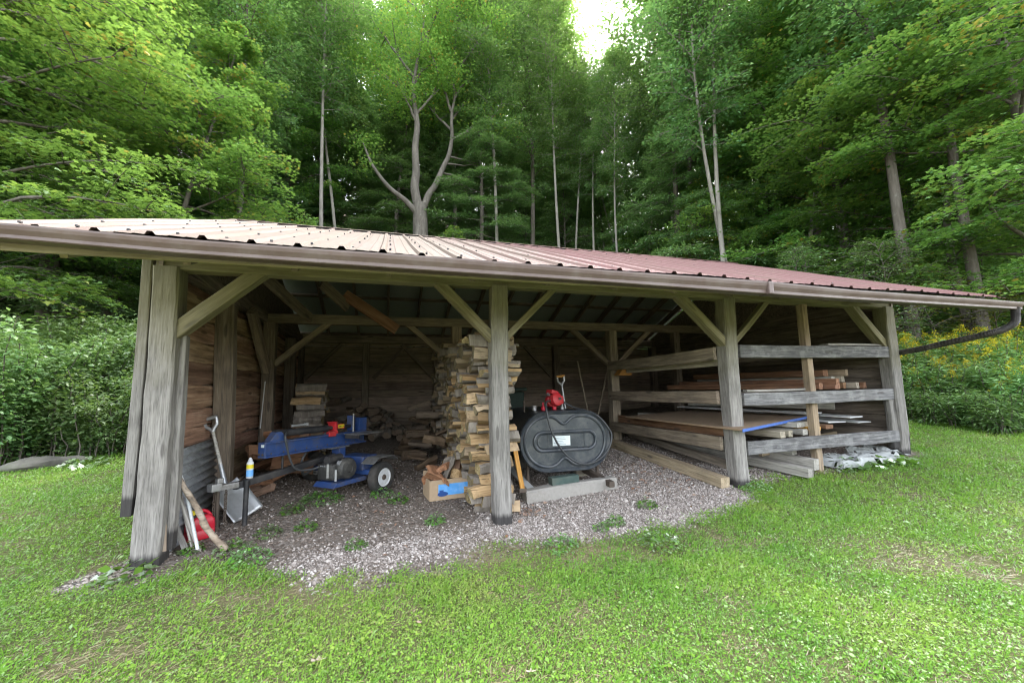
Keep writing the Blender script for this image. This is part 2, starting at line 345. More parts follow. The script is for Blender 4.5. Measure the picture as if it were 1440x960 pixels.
# ground sheet
t=NT('yard_ground'); P=t.n('ShaderNodeNewGeometry').outputs['Position']
A=lambda nm: t.n('ShaderNodeAttribute',_attribute_name=nm).outputs['Fac']
n1=t.noise(P,1.7,6,.6); n2=t.noise(P,14,6,.65); n3=t.noise(P,60,4,.7)
lawn=t.ramp(t.math('ADD',t.math('MULTIPLY',n1,.6),t.math('MULTIPLY',n2,.4)),(.3,(.07,.085,.028)),(.55,(.11,.105,.05)),(.75,(.15,.12,.08)))
vo=t.n('ShaderNodeTexVoronoi',Vector=P,Scale=48.); vod=vo.outputs['Distance']; voc=t.n('ShaderNodeSeparateColor',Color=vo.outputs['Color']).outputs[0]
gravel=t.mix(t.mapr(vod,.3,.75,0.,.85),t.ramp(voc,(0,(.15,.13,.113)),(.5,(.29,.252,.22)),(1,(.45,.40,.36))),(.07,.055,.05))
vo2=t.n('ShaderNodeTexVoronoi',Vector=t.map(P,(30,44,30)),Scale=1.); vc2=t.n('ShaderNodeSeparateColor',Color=vo2.outputs['Color']).outputs[1]
earth=t.mix(t.mapr(n2,.35,.65),(.14,.117,.097),t.ramp(vc2,(0,(.13,.108,.09)),(.6,(.22,.187,.16)),(1,(.33,.295,.26))))
vo3=t.n('ShaderNodeTexVoronoi',Vector=P,Scale=13.); vc3=t.n('ShaderNodeSeparateColor',Color=vo3.outputs['Color']).outputs[0]
floor=t.ramp(vc3,(0,(.035,.024,.016)),(.6,(.075,.05,.032)),(1,(.13,.09,.05)))
floor=t.mix(t.mapr(n1,.5,.68,0,.7),floor,(.03,.05,.015))
c=t.mix(A('earth'),lawn,earth); c=t.mix(A('gravel'),c,gravel); c=t.mix(A('straw'),c,t.mix(n3,(.17,.135,.075),(.33,.27,.17))); c=t.mix(A('forest'),c,floor)
c=t.mix(A('chips'),c,t.ramp(vc2,(0,(.05,.045,.04)),(1,(.26,.235,.21))))
h=t.math('ADD',t.math('MULTIPLY',vod,-1.),t.math('MULTIPLY',n3,.6))
M['ground']=t.bsdf(c,.95,t.bump(h,.8,.012),spec=.15)
t=NT('gravel_stones'); oi=t.n('ShaderNodeAttribute',_attribute_name='tint').outputs['Fac']
M['pebble']=t.bsdf(t.ramp(oi,(0,(.13,.11,.096)),(.5,(.275,.238,.208)),(.85,(.41,.365,.33)),(1,(.56,.52,.48))),.85,spec=.25)
t=NT('wood_chip_litter'); oi=t.n('ShaderNodeAttribute',_attribute_name='tint').outputs['Fac']
M['litter']=t.bsdf(t.ramp(oi,(0,(.085,.065,.052)),(.5,(.165,.13,.105)),(.85,(.25,.21,.178)),(1,(.36,.32,.28))),.9,spec=.2)
# ------------------------------------------------------------------ long sawn or hewn pieces: local X runs along the grain
def member(name,p0,p1,w,h,mat,parent=None,up=(0,0,1),wob=.004,seg=.3,ch=.006,twist=0.,mi_end=None,live=0.):
    p0,p1=Vector(p0),Vector(p1); X=(p1-p0); L=X.length; X.normalize(); up=Vector(up)
    if abs(X.dot(up))>.98: up=Vector((0,-1,0)) if abs(X.z)>.9 else Vector((0,0,1))
    Y=up.cross(X).normalized(); Z=X.cross(Y)
    W=Matrix(((X.x,Y.x,Z.x,p0.x),(X.y,Y.y,Z.y,p0.y),(X.z,Y.z,Z.z,p0.z),(0,0,0,1)))
    n=max(2,int(L/seg)+1); a,b=w/2,h/2; c=min(ch,a*.4,b*.4)
    sec=[(-a+c,-b),(a-c,-b),(a,-b+c),(a,b-c),(a-c,b),(-a+c,b),(-a,b-c),(-a,-b+c)]
    vs=[];fs=[]
    bow=rnd.uniform(-1,1)*wob*2; bow2=rnd.uniform(-1,1)*wob*2
    for i in range(n):
        s=i/(n-1); x=L*s; bx=math.sin(math.pi*s)
        for q,(y,z) in enumerate(sec):
            lz=live*(math.sin(x*4.1+q)+.6*math.sin(x*9.7+2*q)) if live else 0
            vs.append((x+(rnd.uniform(-1,1)*.003 if i in(0,n-1) else 0),y+rnd.uniform(-1,1)*wob*.5+bow*bx,z+rnd.uniform(-1,1)*wob*.5+bow2*bx+(lz if z>0 else -lz*.6)))
    for i in range(n-1):
        for q in range(8): fs.append((i*8+q,i*8+(q+1)%8,(i+1)*8+(q+1)%8,(i+1)*8+q))
    fs+=[tuple(range(8))[::-1],tuple((n-1)*8+q for q in range(8))]
    m=MB(); m.add(vs,fs)
    return m.build(name,mat,parent,world=W)
# ------------------------------------------------------------------ ground sheet
def axis(lo,a,b,hi,fine,ratio=1.35):
    m=list(np.arange(a,b+1e-6,fine)); s=fine; x=a; L=[]
    while x>lo: s*=ratio; x-=s; L.append(x)
    s=fine; x=b; Rr=[]
    while x<hi: s*=ratio; x+=s; Rr.append(x)
    return np.array(L[::-1]+m+Rr)
gx=axis(-90,-7,14,100,.075); gy=axis(-60,-4.2,7.5,110,.075)
def gz(x,y): return g(x,y)+.03*(fbm(x*1.1,y*1.1,11)-.5)+.012*(fbm(x*6,y*6,12,2)-.5)
XX,YY=np.meshgrid(gx,gy); xf,yf=XX.ravel(),YY.ravel()
ea,gr,stw,fo,chp=masks(xf,yf)
V=np.stack([xf,yf,gz(xf,yf)],1); nx,ny=len(gx),len(gy)
ii=(np.arange(ny-1)[:,None]*nx+np.arange(nx-1)[None,:]).ravel()
me=np_mesh('ground',V,np.stack([ii,ii+1,ii+nx+1,ii+nx],1),dict(earth=ea,gravel=gr,straw=stw,forest=fo,chips=chp),smooth=True)
props(link('ground',me,M['ground']),kind='structure')
nrg=np.random.default_rng(5)
def in_view(x,y,mar=.14):
    dx,dy=x-CAM[0],y-CAM[1]; az=np.arctan2(dx,dy)
    return (az>.2961-.9-mar)&(az<.2961+.9+mar)&(np.hypot(dx,dy)>1.3)
def scatter(n,box_,dens_d,pw):
    x=nrg.uniform(box_[0],box_[1],n); y=nrg.uniform(box_[2],box_[3],n); d=np.hypot(x-CAM[0],y-CAM[1])
    k=in_view(x,y)&(nrg.random(n)<np.minimum(1,(dens_d/d)**pw)); return x[k],y[k],d[k]
# lawn: mown blades and broad leaved clover, thinned where the earth shows
def thinmask(x,y):
    lw=sst(2.4,-1.,x); return sst(.60-.12*lw,.74-.1*lw,fbm(x*.9,y*.9,21))*.5+sst(.60-.06*lw,.7,fbm(x*3,y*3,22))*.45
def lawnmask(x,y):
    e,gv,s,f,c=masks(x,y)
    thin=thinmask(x,y)
    near=sst(.5,.9,x-5.2)*sst(-1.9,-2.4,y)*sst(.5,.6,fbm(x*2,y*2,9))*.6
    return np.clip((1-np.maximum(e,f*.9))*(1-.75*s)*(1-thin)*(1-near),0,1)
x,y,d=scatter(3000000,(-9,14.5,-3.6,7),3.0,1.1)
k=nrg.random(len(x))<lawnmask(x,y); x,y,d=x[k],y[k],d[k]
k=nrg.random(len(x))<.55
def grass_tint(x,y,sh):
    t=.40*fbm(x*.55,y*.55,31)+.25*fbm(x*4,y*4,32)+.24*nrg.random(len(x))+sh+.04
    dry=sst(.58,.75,fbm(x*1.6,y*1.6,33))*.22+.25*sst(1.6,.5,np.hypot((x-1.4)/1.6,(y+1.2)/.7))*nrg.random(len(x))
    t=t+dry
    return np.clip(t+(nrg.random(len(x))>.985)*.35,0,1)
xa,ya,da=x[k],y[k],d[k]; n=len(xa)
az=nrg.uniform(0,6.283,n); el=nrg.uniform(.35,1.35,n)
T=np.stack([np.cos(az)*np.cos(el),np.sin(az)*np.cos(el),np.sin(el)],1)
N=np.stack([-np.cos(az)*np.sin(el),-np.sin(az)*np.sin(el),np.cos(el)],1)+nrg.normal(0,.2,(n,3))
GB=np.array([(0,-.05,0),(0,.05,0),(.6,.045,-.05),(1,0,-.22)])
S=nrg.uniform(.022,.05,n)*(1+.07*np.maximum(0,da-3))*(1+.5*(fbm(xa*2.5,ya*2.5,41)-.5)*2)
props(link('grass',leaves('grass',np.stack([xa,ya,gz(xa,ya)],1),T,N,S,GB,grass_tint(xa,ya,-.02)),M['grass']),'short mown lawn grass spreading around the shed',"grass",kind='stuff')
xa,ya,da=x[~k],y[~k],d[~k]; n=len(xa); az=nrg.uniform(0,6.283,n)
T=np.stack([np.cos(az),np.sin(az),nrg.normal(.05,.3,n)],1); N=np.stack([nrg.normal(0,.45,n),nrg.normal(0,.45,n),np.ones(n)],1)
S=nrg.uniform(.008,.019,n)*(1+.06*np.maximum(0,da-3))*(1+(nrg.random(n)>.97)*.8); P=np.stack([xa,ya,gz(xa,ya)+nrg.uniform(.006,.036,n)],1)
props(link('clover',leaves('clover',P,T,N,S,np.array([(0,0,0),(.45,.38,.04),(1,0,-.08),(.45,-.38,.04)]),grass_tint(xa,ya,-.05)),M['grass']),'low broad leaved clover mixed into the lawn','clover',kind='stuff')
# longer unmown tufts
x,y,d=scatter(5000,(-9,14.5,-3.4,6),3.4,1.1); k=nrg.random(len(x))<lawnmask(x,y)*(.25+.75*(fbm(x*1.4,y*1.4,51)>.5)); x,y=x[k],y[k]
nb_=16; xa=np.repeat(x,nb_)+nrg.normal(0,.022,len(x)*nb_); ya=np.repeat(y,nb_)+nrg.normal(0,.022,len(x)*nb_); n=len(xa)
az=nrg.uniform(0,6.283,n); el=nrg.uniform(.5,1.4,n); T=np.stack([np.cos(az)*np.cos(el),np.sin(az)*np.cos(el),np.sin(el)],1); N=np.stack([-np.cos(az)*np.sin(el),-np.sin(az)*np.sin(el),np.cos(el)],1)+nrg.normal(0,.15,(n,3))
props(link('grass',leaves('grass',np.stack([xa,ya,gz(xa,ya)],1),T,N,nrg.uniform(.035,.075,n),GB*np.array([1,.75,1.4]),np.clip(grass_tint(xa,ya,.02),0,1)),M['grass']),'longer grass tufts standing out of the mown lawn','grass',kind='stuff')
# dry straw tufts
x,y,d=scatter(900000,(-6,10,-3.,3),3.,1.2); e,gv,s,f,c=masks(x,y); k=nrg.random(len(x))<np.maximum(s*.55,(thinmask(x,y)*.32+.03)*(1-e)*(1-f)); x,y=x[k],y[k]; n=len(x)
az=nrg.normal(.4,.9,n); el=nrg.uniform(-.05,.4,n)
T=np.stack([np.cos(az)*np.cos(el),np.sin(az)*np.cos(el),np.sin(el)],1); N=np.stack([-np.cos(az)*np.sin(el),-np.sin(az)*np.sin(el),np.cos(el)],1)
props(link('dry_straw',leaves('dry_straw',np.stack([x,y,gz(x,y)+nrg.uniform(0,.02,n)],1),T,N,nrg.uniform(.02,.06,n),np.array([(0,-.03,0),(0,.03,0),(.6,.03,.0),(1,0,-.06)]),nrg.random(n)),M['straw']),'matted dead straw and thatch showing through the thin lawn','straw',kind='stuff')
# loose stones and bark litter lying on the sheet
OCT=np.array([(1,0,0),(-1,0,0),(0,1,0),(0,-1,0),(0,0,1),(0,0,-1)],float); OF=np.array([(0,2,4),(2,1,4),(1,3,4),(3,0,4),(2,0,5),(1,2,5),(3,1,5),(0,3,5)])
def stones(name,x,y,sz,flat,tint,mat,label,cat,dz=.3):
    n=len(x); a=nrg.uniform(0,6.283,n); sx=sz*nrg.uniform(.6,1.3,n); sy=sz*nrg.uniform(.6,1.1,n); s3=sz*flat*nrg.uniform(.6,1.2,n)
    o=OCT[None]*nrg.uniform(.75,1.25,(n,6,1))+nrg.normal(0,.18,(n,6,3))
    q=np.stack([o[...,0]*sx[:,None],o[...,1]*sy[:,None],o[...,2]*s3[:,None]],-1)
    ca,sa=np.cos(a)[:,None],np.sin(a)[:,None]
    V=np.stack([q[...,0]*ca-q[...,1]*sa+x[:,None],q[...,0]*sa+q[...,1]*ca+y[:,None],q[...,2]+(gz(x,y)+s3*dz)[:,None]],-1)
    F=(np.arange(n)[:,None,None]*6+OF[None]).reshape(-1,3)
    return props(link(name,np_mesh(name,V.reshape(-1,3),F,{'tint':np.repeat(tint,6)}),mat),label,cat,kind='stuff')
x,y,d=scatter(330000,(-.4,9,-1.6,3.4),4.2,1.2); e,gv,s,f,c=masks(x,y); k=nrg.random(len(x))<(gv*.9+.05*e); x,y=x[k],y[k]
stones('gravel',x,y,nrg.uniform(.007,.017,len(x))*(1+(nrg.random(len(x))>.98)*.8),.7,nrg.random(len(x)),M['pebble'],'pinkish grey gravel in front of the shed','gravel')
x,y,d=scatter(150000,(-1,9.2,-1.6,4.),4.2,1.1); e,gv,s,f,c=masks(x,y); k=nrg.random(len(x))<np.clip(e*(1-gv)*.38+c*.8,0,1); x,y=x[k],y[k]; c=c[k]
stones('bark_litter',x,y,nrg.uniform(.010,.026,len(x)),.25,np.clip(nrg.random(len(x))*.85+.45*(c>.4),0,1),M['litter'],'bark chips and wood litter on the bare earth under the roof','bark litter',.5)
# dry leaves blown against the timbers and over the bare ground
n=520; x=np.r_[nrg.normal(5.35,.35,220),nrg.normal(3.35,.12,70),nrg.uniform(.4,8,n-290)]; y=np.r_[nrg.normal(.95,.45,220),nrg.normal(.25,.12,70),nrg.uniform(-.5,3,n-290)]
az=nrg.uniform(0,6.283,n); T_=np.stack([np.cos(az),np.sin(az),nrg.normal(.1,.25,n)],1); N_=np.stack([nrg.normal(0,.4,n),nrg.normal(0,.4,n),np.ones(n)],1)
props(link('leaf_litter',leaves('leaf_litter',np.stack([x,y,gz(x,y)+nrg.uniform(.012,.03,n)],1),T_,N_,nrg.uniform(.03,.06,n),LEAF4,np.clip(nrg.random(n)*.6,0,1)),M['deadleaf']),'dry brown leaves blown over the gravel along the long timber','leaf litter',kind='stuff')
# ================================================================== the shed
shed=thing('wooden_shed','long open fronted post and beam shed with faded red ribbed metal roof','shed')
PW=.185; H=2.508; YM=3.03; YB=6.0; RY,RZ=3.077,4.153; EY,EZ=-1.16,2.405; XL,XR=-.53,9.46
SL=(RZ-EZ)/(RY-EY); YE2=2*RY-EY
def rz_(y): return EZ+(y-EY)*SL if y<=RY else EZ+(YE2-y)*SL
def part(o,label=None):
    if label: o['label']=label
    return o
# posts ------------------------------------------------------------
PX=[0,3.05,6.18,9.2]; PB=[0,.008,.104,.30]
for i,(x0,b) in enumerate(zip(PX,PB)):
    w=.20 if i==0 else PW
    part(member('post',(x0,w/2,b-.06),(x0,w/2,H+.02),w,w,M['grey'],shed,up=(0,-1,0),ch=.016,wob=.011,seg=.16),['grey corner post with dark rotted foot',None,None,None][i])
for x0 in (0,3.05,6.18,9.2):
    member('post',(x0+(.1 if x0==0 else 0),YM,G(x0,YM)-.1),(x0+(.1 if x0==0 else 0),YM,H),.17,.17,M['brown'],shed,up=(0,-1,0))
    member('post',(x0,YB-.1,G(x0,YB)-.1),(x0,YB-.1,H),.17,.17,M['darkwood'],shed,up=(0,-1,0))
member('post',(1.4,YB-.1,.3),(1.4,YB-.1,H),.15,.15,M['darkwood'],shed,up=(0,-1,0))
member('post',(4.6,YB-.1,.3),(4.6,YB-.1,H),.15,.15,M['darkwood'],shed,up=(0,-1,0))
member('post',(.10,1.34,.0),(.075,1.22,2.42),.19,.13,M['brown'],shed,up=(0,-1,0),wob=.008)
member('post',(.10,4.55,.2),(.09,4.55,2.45),.18,.13,M['darkwood'],shed,up=(0,-1,0))
part(member('post',(7.573,.12,.10),(7.566,.12,H),.10,.10,M['tan'],shed,up=(0,-1,0)),'slim tan post crossing the rack rails')
member('post',(9.06,.05,.42),(9.06,.05,1.2),.14,.05,M['grey'],shed,up=(0,-1,0))
member('post',(7.7,YM,.3),(7.7,YM,H),.14,.14,M['darkwood'],shed,up=(0,-1,0))
# corner boards on the left post
part(member('corner_board',(-.155,.09,.42),(-.15,.09,2.66),.075,.13,M['grey'],shed,up=(0,-1,0),wob=.005),'grey corner board hanging outside the corner post')
member('corner_board',(.128,.15,.10),(.122,.15,1.92),.05,.09,M['grey'],shed,up=(0,-1,0),wob=.006)
member('corner_board',(9.325,.1,.44),(9.325,.1,2.5),.03,.16,M['grey'],shed,up=(0,-1,0),wob=.005)
# beams --------------------------------------------------------------
part(member('beam',(-.08,.10,H+.10),(3.05,.10,H+.10),.16,.2,M['beam'],shed),'yellowish mossy front beam')
part(member('beam',(3.05,.10,H+.10),(6.2,.10,H+.10),.16,.2,M['beam'],shed))
part(member('beam',(6.2,.10,H+.10),(9.28,.10,H+.10),.16,.2,M['beam'],shed))
member('beam',(-.02,YM,H+.07),(9.25,YM,H+.07),.14,.15,M['brown'],shed)
member('beam',(-.02,YB-.1,H+.1),(9.25,YB-.1,H+.1),.15,.17,M['darkwood'],shed)
for x0 in (0,9.2): member('beam',(x0,.2,H+.09),(x0,YB-.2,H+.09),.14,.16,M['darkwood'],shed)
# braces -------------------------------------------------------------
def brace(a,b,w=.12,h=.10,mat='beam'): return member('brace',a,b,w,h,M[mat],shed,wob=.004)
brace((.05,.10,1.93),(.74,.10,2.56),.13,.125)
brace((3.02,.1,1.90),(2.36,.1,2.56),.11,.10); brace((3.10,.1,1.93),(3.73,.1,2.55),.09,.07)
brace((6.12,.1,1.92),(5.40,.1,2.57),.13,.10); brace((6.26,.1,1.94),(6.94,.1,2.57),.09,.07)
brace((9.14,.1,1.92),(8.48,.1,2.57),.14,.10)
for s,x0 in ((1,.12),(-1,3.05),(-1,6.14),(1,6.22)): brace((x0+s*.06,YM,1.85),(x0+s*.85,YM,2.54),.1,.09,'brown')
for s,x0 in ((1,.05),(-1,3.0),(1,1.5),(-1,6.1),(1,3.1),(-1,4.5)): brace((x0+s*.06,YB-.1,1.7),(x0+s*.8,YB-.1,2.5),.09,.08,'darkwood')
brace((.1,2.9,1.75),(.1,2.05,2.52),.1,.14,'brown'); brace((.06,1.62,2.52),(.06,.2,2.62),.06,.12,'darkwood')
# loose tie boards hanging under the roof
a=at_y(452,398,2.2); b=at_y(489,432,2.6); member('tie_board',a,b,.05,.16,M['brown'],shed)
a=at_y(484,414,2.55); b=at_y(558,464,2.75); part(member('tie_board',a,b,.05,.17,M['redboard'],shed),'broken tie board slanting across the middle beam')
a=at_y(369,386,1.2); b=at_y(436,447,2.7); member('tie_board',a,b,.06,.15,M['brown'],shed)
# rack rails ----------------------------------------------------------
for zt,h in ((.672,.165),(1.284,.16),(1.912,.165)):
    member('rail',(6.285,.035,zt-h/2-.01),(9.17,.035,zt-h/2),.05,h,M['rail'],shed,wob=.008)
for zt in (.72,1.308,1.891):
    member('side_rail',(6.05,.2,zt-.085),(6.07,2.98,zt-.085),.05,.17,M['brown'],shed,wob=.008)
member('side_rail',(6.24,.2,1.70),(6.24,2.98,1.70),.05,.10,M['timber'],shed)
for x0 in (7.6,9.1):
    for zt in (.66,1.28,1.89): member('side_rail',(x0,.2,zt-.07),(x0,2.98,zt-.07),.05,.13,M['darkwood'],shed)
# walls -----------------------------------------------------------------
def board_wall(name,fn,z0,z1,mat,hs,label,live=.0,gap=.012):
    w=thing_part(name,label); z=z0; first=True
    while z<z1-.03:
        h=min(rnd.uniform(*hs),z1-z); a,b,t_=fn(z+h/2)
        member('wall_board',a,b,t_,h-gap,M[mat],w,wob=.006,live=live,seg=.25)
        z+=h
    return w
def thing_part(name,label=None):
    o=bpy.data.objects.new(name,None); COL.objects.link(o); o.parent=shed; o.empty_display_size=.1; ROOTM[o.name]=Matrix()
    if label: o['label']=label
    return o
board_wall('left_wall',lambda z:((-.03,.19,z),(-.03,YB,z),.035),.88,H-.02,'slab',(.17,.27),'wall of rough live edge slab boards',.02,.022)
board_wall('lower_left_wall',lambda z:((-.03,1.42,z),(-.03,YB,z),.035),.25,.87,'slab',(.17,.25),'lower slab boards behind the log splitter',.02,.022)
board_wall('outer_left_wall',lambda z:((-.09,.12,z),(-.09,YB,z),.03),.3,H+.05,'darkwood',(.22,.28),None,0,.006)
board_wall('back_wall',lambda z:((-.1,YB+.02,z),(9.3,YB+.02,z),.03),.42,H+.02,'backboard',(.15,.19),'back wall of brown horizontal boards',0,.008)
board_wall('right_wall',lambda z:((9.29,.2,z),(9.29,YB,z),.03),.5,H+.02,'darkwood',(.15,.22),'dark board wall closing the rack end',0,.008)
m=MB(); m.box((4.6,YB+.055,1.42),(9.3,.012,2.0)); m.build('added_light_stop',M['darkwood'],shed); m=MB(); m.box((9.325,3.1,1.45),(.012,5.7,2.2)); m.build('added_light_stop',M['darkwood'],shed); m=MB(); m.box((-.06,3.1,1.45),(.012,5.7,2.2)); m.build('added_light_stop',M['darkwood'],shed)  # added sheets behind the wall boards keep daylight from leaking through gaps
# gable ends of boards above the plates
for x0 in (-.05,9.26):
    m=MB(); m.prism([(0,H),(YB,H),(YB,rz_(YB)-.2),(RY,RZ-.2),(0,rz_(0)-.2)],(0,1,0),(0,0,1),(.03,0,0),(x0,0,0)); m.build('gable_wall',M['darkwood'],shed)
# corrugated iron sheet on the lower left wall
V=[];Fc=[];n=90; ys=(.22,1.3)
for i in range(n+1):
    z=.0+.86*i/n+.03; xx=.05+.017*math.sin(i/n*2*math.pi*11)
    for yy in ys: V.append((xx+.02*(1-i/n),yy,z+.03*(yy-.22)))
for i in range(n): Fc.append((2*i,2*i+1,2*i+3,2*i+2))
m=MB(); m.add(V,Fc); o=m.build('corrugated_sheet',M['corr'],shed,smooth=True); o['label']='grey corrugated iron sheet on the lower wall'
md=o.modifiers.new('s','SOLIDIFY'); md.thickness=.003
# roof --------------------------------------------------------------------
RIB=.283
def slope(name,y0,z0,y1,z1,mat,lift,xl,xr,ribs=True,parent=None):
    X=[xl]; prof=[]
    x=xl+.10
    while x<xr:
        for dx,dz in ((-.03,0),(-.014,.022),(.014,.022),(.03,0)):
            prof.append((x+dx,dz))
        for k in (1,2): prof.append((x+RIB*k/3-.005,0)); prof.append((x+RIB*k/3+.005,.004))
        x+=RIB
    prof=[(xl,0)]+[p for p in prof if xl<p[0]<xr]+[(xr,0)]
    ny=24; V=[];Fc=[]; nrm=Vector((0,-(z1-z0),(y1-y0))).normalized() if y1>y0 else Vector((0,(z1-z0),(y0-y1))).normalized()
    if nrm.z<0: nrm=-nrm
    for j in range(ny+1):
        s=j/ny
        for px_,h in prof:
            sag=.006*math.sin(px_*1.7+3*s)+.004*math.sin(px_*4.3+9*s)
            b=Vector((px_,y0+(y1-y0)*s,z0+(z1-z0)*s))+nrm*(h*(1 if ribs else 0)+lift+sag); V.append(b)
    k=len(prof)
    for j in range(ny):
        for i in range(k-1): Fc.append((j*k+i,j*k+i+1,(j+1)*k+i+1,(j+1)*k+i))
    m=MB(); m.add(V,Fc); return m.build(name,mat,parent or shed)
rf=slope('roof',EY,EZ,RY,RZ,M['roof'],0,XL,XR); rf['label']='faded red and bleached front roof slope'
slope('roof',YE2,EZ,RY,RZ,M['roof'],0,XL,XR)
slope('roof_underside',EY+.02,EZ,RY,RZ,M['under'],-.012,XL+.01,XR-.01,False); slope('roof_underside',YE2-.02,EZ,RY,RZ,M['under'],-.012,XL+.01,XR-.01,False)
m=MB(); d_=.16
for sgn in (-1,1): m.add([(XL-.01,RY,RZ+.032),(XR+.01,RY,RZ+.032),(XR+.01,RY+sgn*d_,RZ+.032-d_*SL),(XL-.01,RY+sgn*d_,RZ+.032-d_*SL)],[(0,1,2,3)])
cap=m.build('ridge_cap',M['roof'],shed); md=cap.modifiers.new('s','SOLIDIFY'); md.thickness=.004
m=MB()
for k in range(6):
    y=RY-.3-k*.74; x=XL+.10
    while x<XR:
        m.box((x+.055+rnd.uniform(-.006,.006),y+rnd.uniform(-.015,.015),rz_(y)+.008),(.016,.02,.012)); x+=RIB
props(m.build('roof_screws',M['black'],shed),kind='stuff')
m=MB(); x=XL+.10
while x<XR: m.box((x+RIB/2,RY-.125,RZ-.125*SL+.012),(RIB-.065,.02,.02)); x+=RIB
m.build('ridge_closure',M['black'],shed)
# rafters and purlins
x=-.1; i=0
while x<9.4:
    for y0,y1 in ((EY+.14,RY),(YE2-.14,RY)):
        z0=rz_(y0)-.125;z1=RZ-.125
        member('rafter',(x,y0,z0),(x,y1,z1),.045,.14,M['beam' if i==0 else 'darkwood'],shed,seg=.8)
    x+=.66; i+=1
for k in range(5):
    for sgn in (-1,1):
        y=RY+sgn*(.35+k*.72); z=rz_(y)-.035
        member('purlin',(XL+.04,y,z),(XR-.04,y,z),.09,.035,M['darkwood'],shed,up=(0,sgn*SL,1),seg=1.)
member('fascia_board',(XL,EY+.055,EZ-.075),(XR,EY+.055,EZ-.075),.025,.13,M['beam'],shed)
# gutter: two lengths, following the sag seen along the eave
GY=EY-.10
tops=[(0,313.8),(240,335.5),(440,350),(640,363.3),(860,381),(1080,396),(1200,408),(1432,424.5)]; bots=[(0,333.5),(240,354.5),(440,368.5),(640,382),(860,396.5),(1080,412.5),(1200,420.5),(1420,433.5)]
tz=sorted((at_y(px,py,GY).x,at_y(px,py,GY).z) for px,py in tops); bz=sorted((at_y(px,py,GY).x,at_y(px,py,GY).z) for px,py in bots)
def gut(xa,xb,name,mm):
    n=max(2,int((xb-xa)/.18)); V=[];Fc=[]
    for i in range(n+1):
        x=xa+(xb-xa)*i/n; zt=float(np.interp(x,[p[0] for p in tz],[p[1] for p in tz])); zb=float(np.interp(x,[p[0] for p in bz],[p[1] for p in bz]))
        h=zt-zb
        prof=[(GY+.105,zb+.0),(GY+.02,zb),(GY+.012,zb+.006),(GY+.012,zb+.3*h),(GY-.006,zb+.62*h),(GY-.012,zb+.86*h),(GY-.012,zt),(GY-.004,zt),(GY-.002,zt-.012),(GY+.004,zb+.62*h),(GY+.02,zb+.3*h),(GY+.022,zb+.012),(GY+.1,zb+.012),(GY+.1,zt-.01),(GY+.105,zt-.01)]
        V+=[(x,a,b) for a,b in prof]
    k=len(prof)
    for i in range(n):
        for q in range(k): Fc.append((i*k+q,i*k+(q+1)%k,(i+1)*k+(q+1)%k,(i+1)*k+q))
    ends=[(0,1,2,3,4,5,6,13,14),tuple(n*k+q for q in (0,1,2,3,4,5,6,13,14))]
    mm.add(V,Fc+ends)
XS=at_y(1082,404,GY).x
m=MB(); gut(XL-.12,XS,'g',m); gt=m.build('gutter',M['gutter'],shed); gt['label']='long brown left length of the gutter'
m=MB(); gut(XS+.004,XR+.02,'g',m); gt2=m.build('gutter',M['gutter'],shed); gt2['label']='paler right length of the gutter beyond the seam'
m=MB(); m.box((XS,GY+.04,at_y(1082,404,GY).z-.005),(.06,.125,.125)); m.build('gutter_joint',M['gutter'],shed,bevel=.01)
# corrugated downspout
pts=[Vector(p) for p in ((9.40,GY+.04,2.28),(9.40,GY+.045,2.20),(9.395,GY+.06,2.10),(9.39,GY+.14,2.03),(9.385,GY+.28,1.985),(9.37,-.55,1.91),(9.35,-.15,1.84),(9.36,.35,1.80))]
def smooth_path(p,n):
    out=[]; p=[p[0]]+p+[p[-1]]
    for i in range(1,len(p)-2):
        for j in range(n):
            t=j/n; a,b,c,d=p[i-1],p[i],p[i+1],p[i+2]
            out.append(.5*((2*b)+(c-a)*t+(2*a-5*b+4*c-d)*t*t+(3*b-a-3*c+d)*t*t*t))
    out.append(p[-2].copy()); return out
pp=smooth_path(pts,22); m=MB(); m.tube(pp,[.040+.004*(i%2) for i in range(len(pp))],14); m.build('downspout',M['pipe'],shed,smooth=False)['label']='dark corrugated drain pipe slanting back to the end post'
# ground plates under the walls
member('sill_timber',(-.03,.25,.02),(-.03,YB,.52),.1,.1,M['darkwood'],shed)
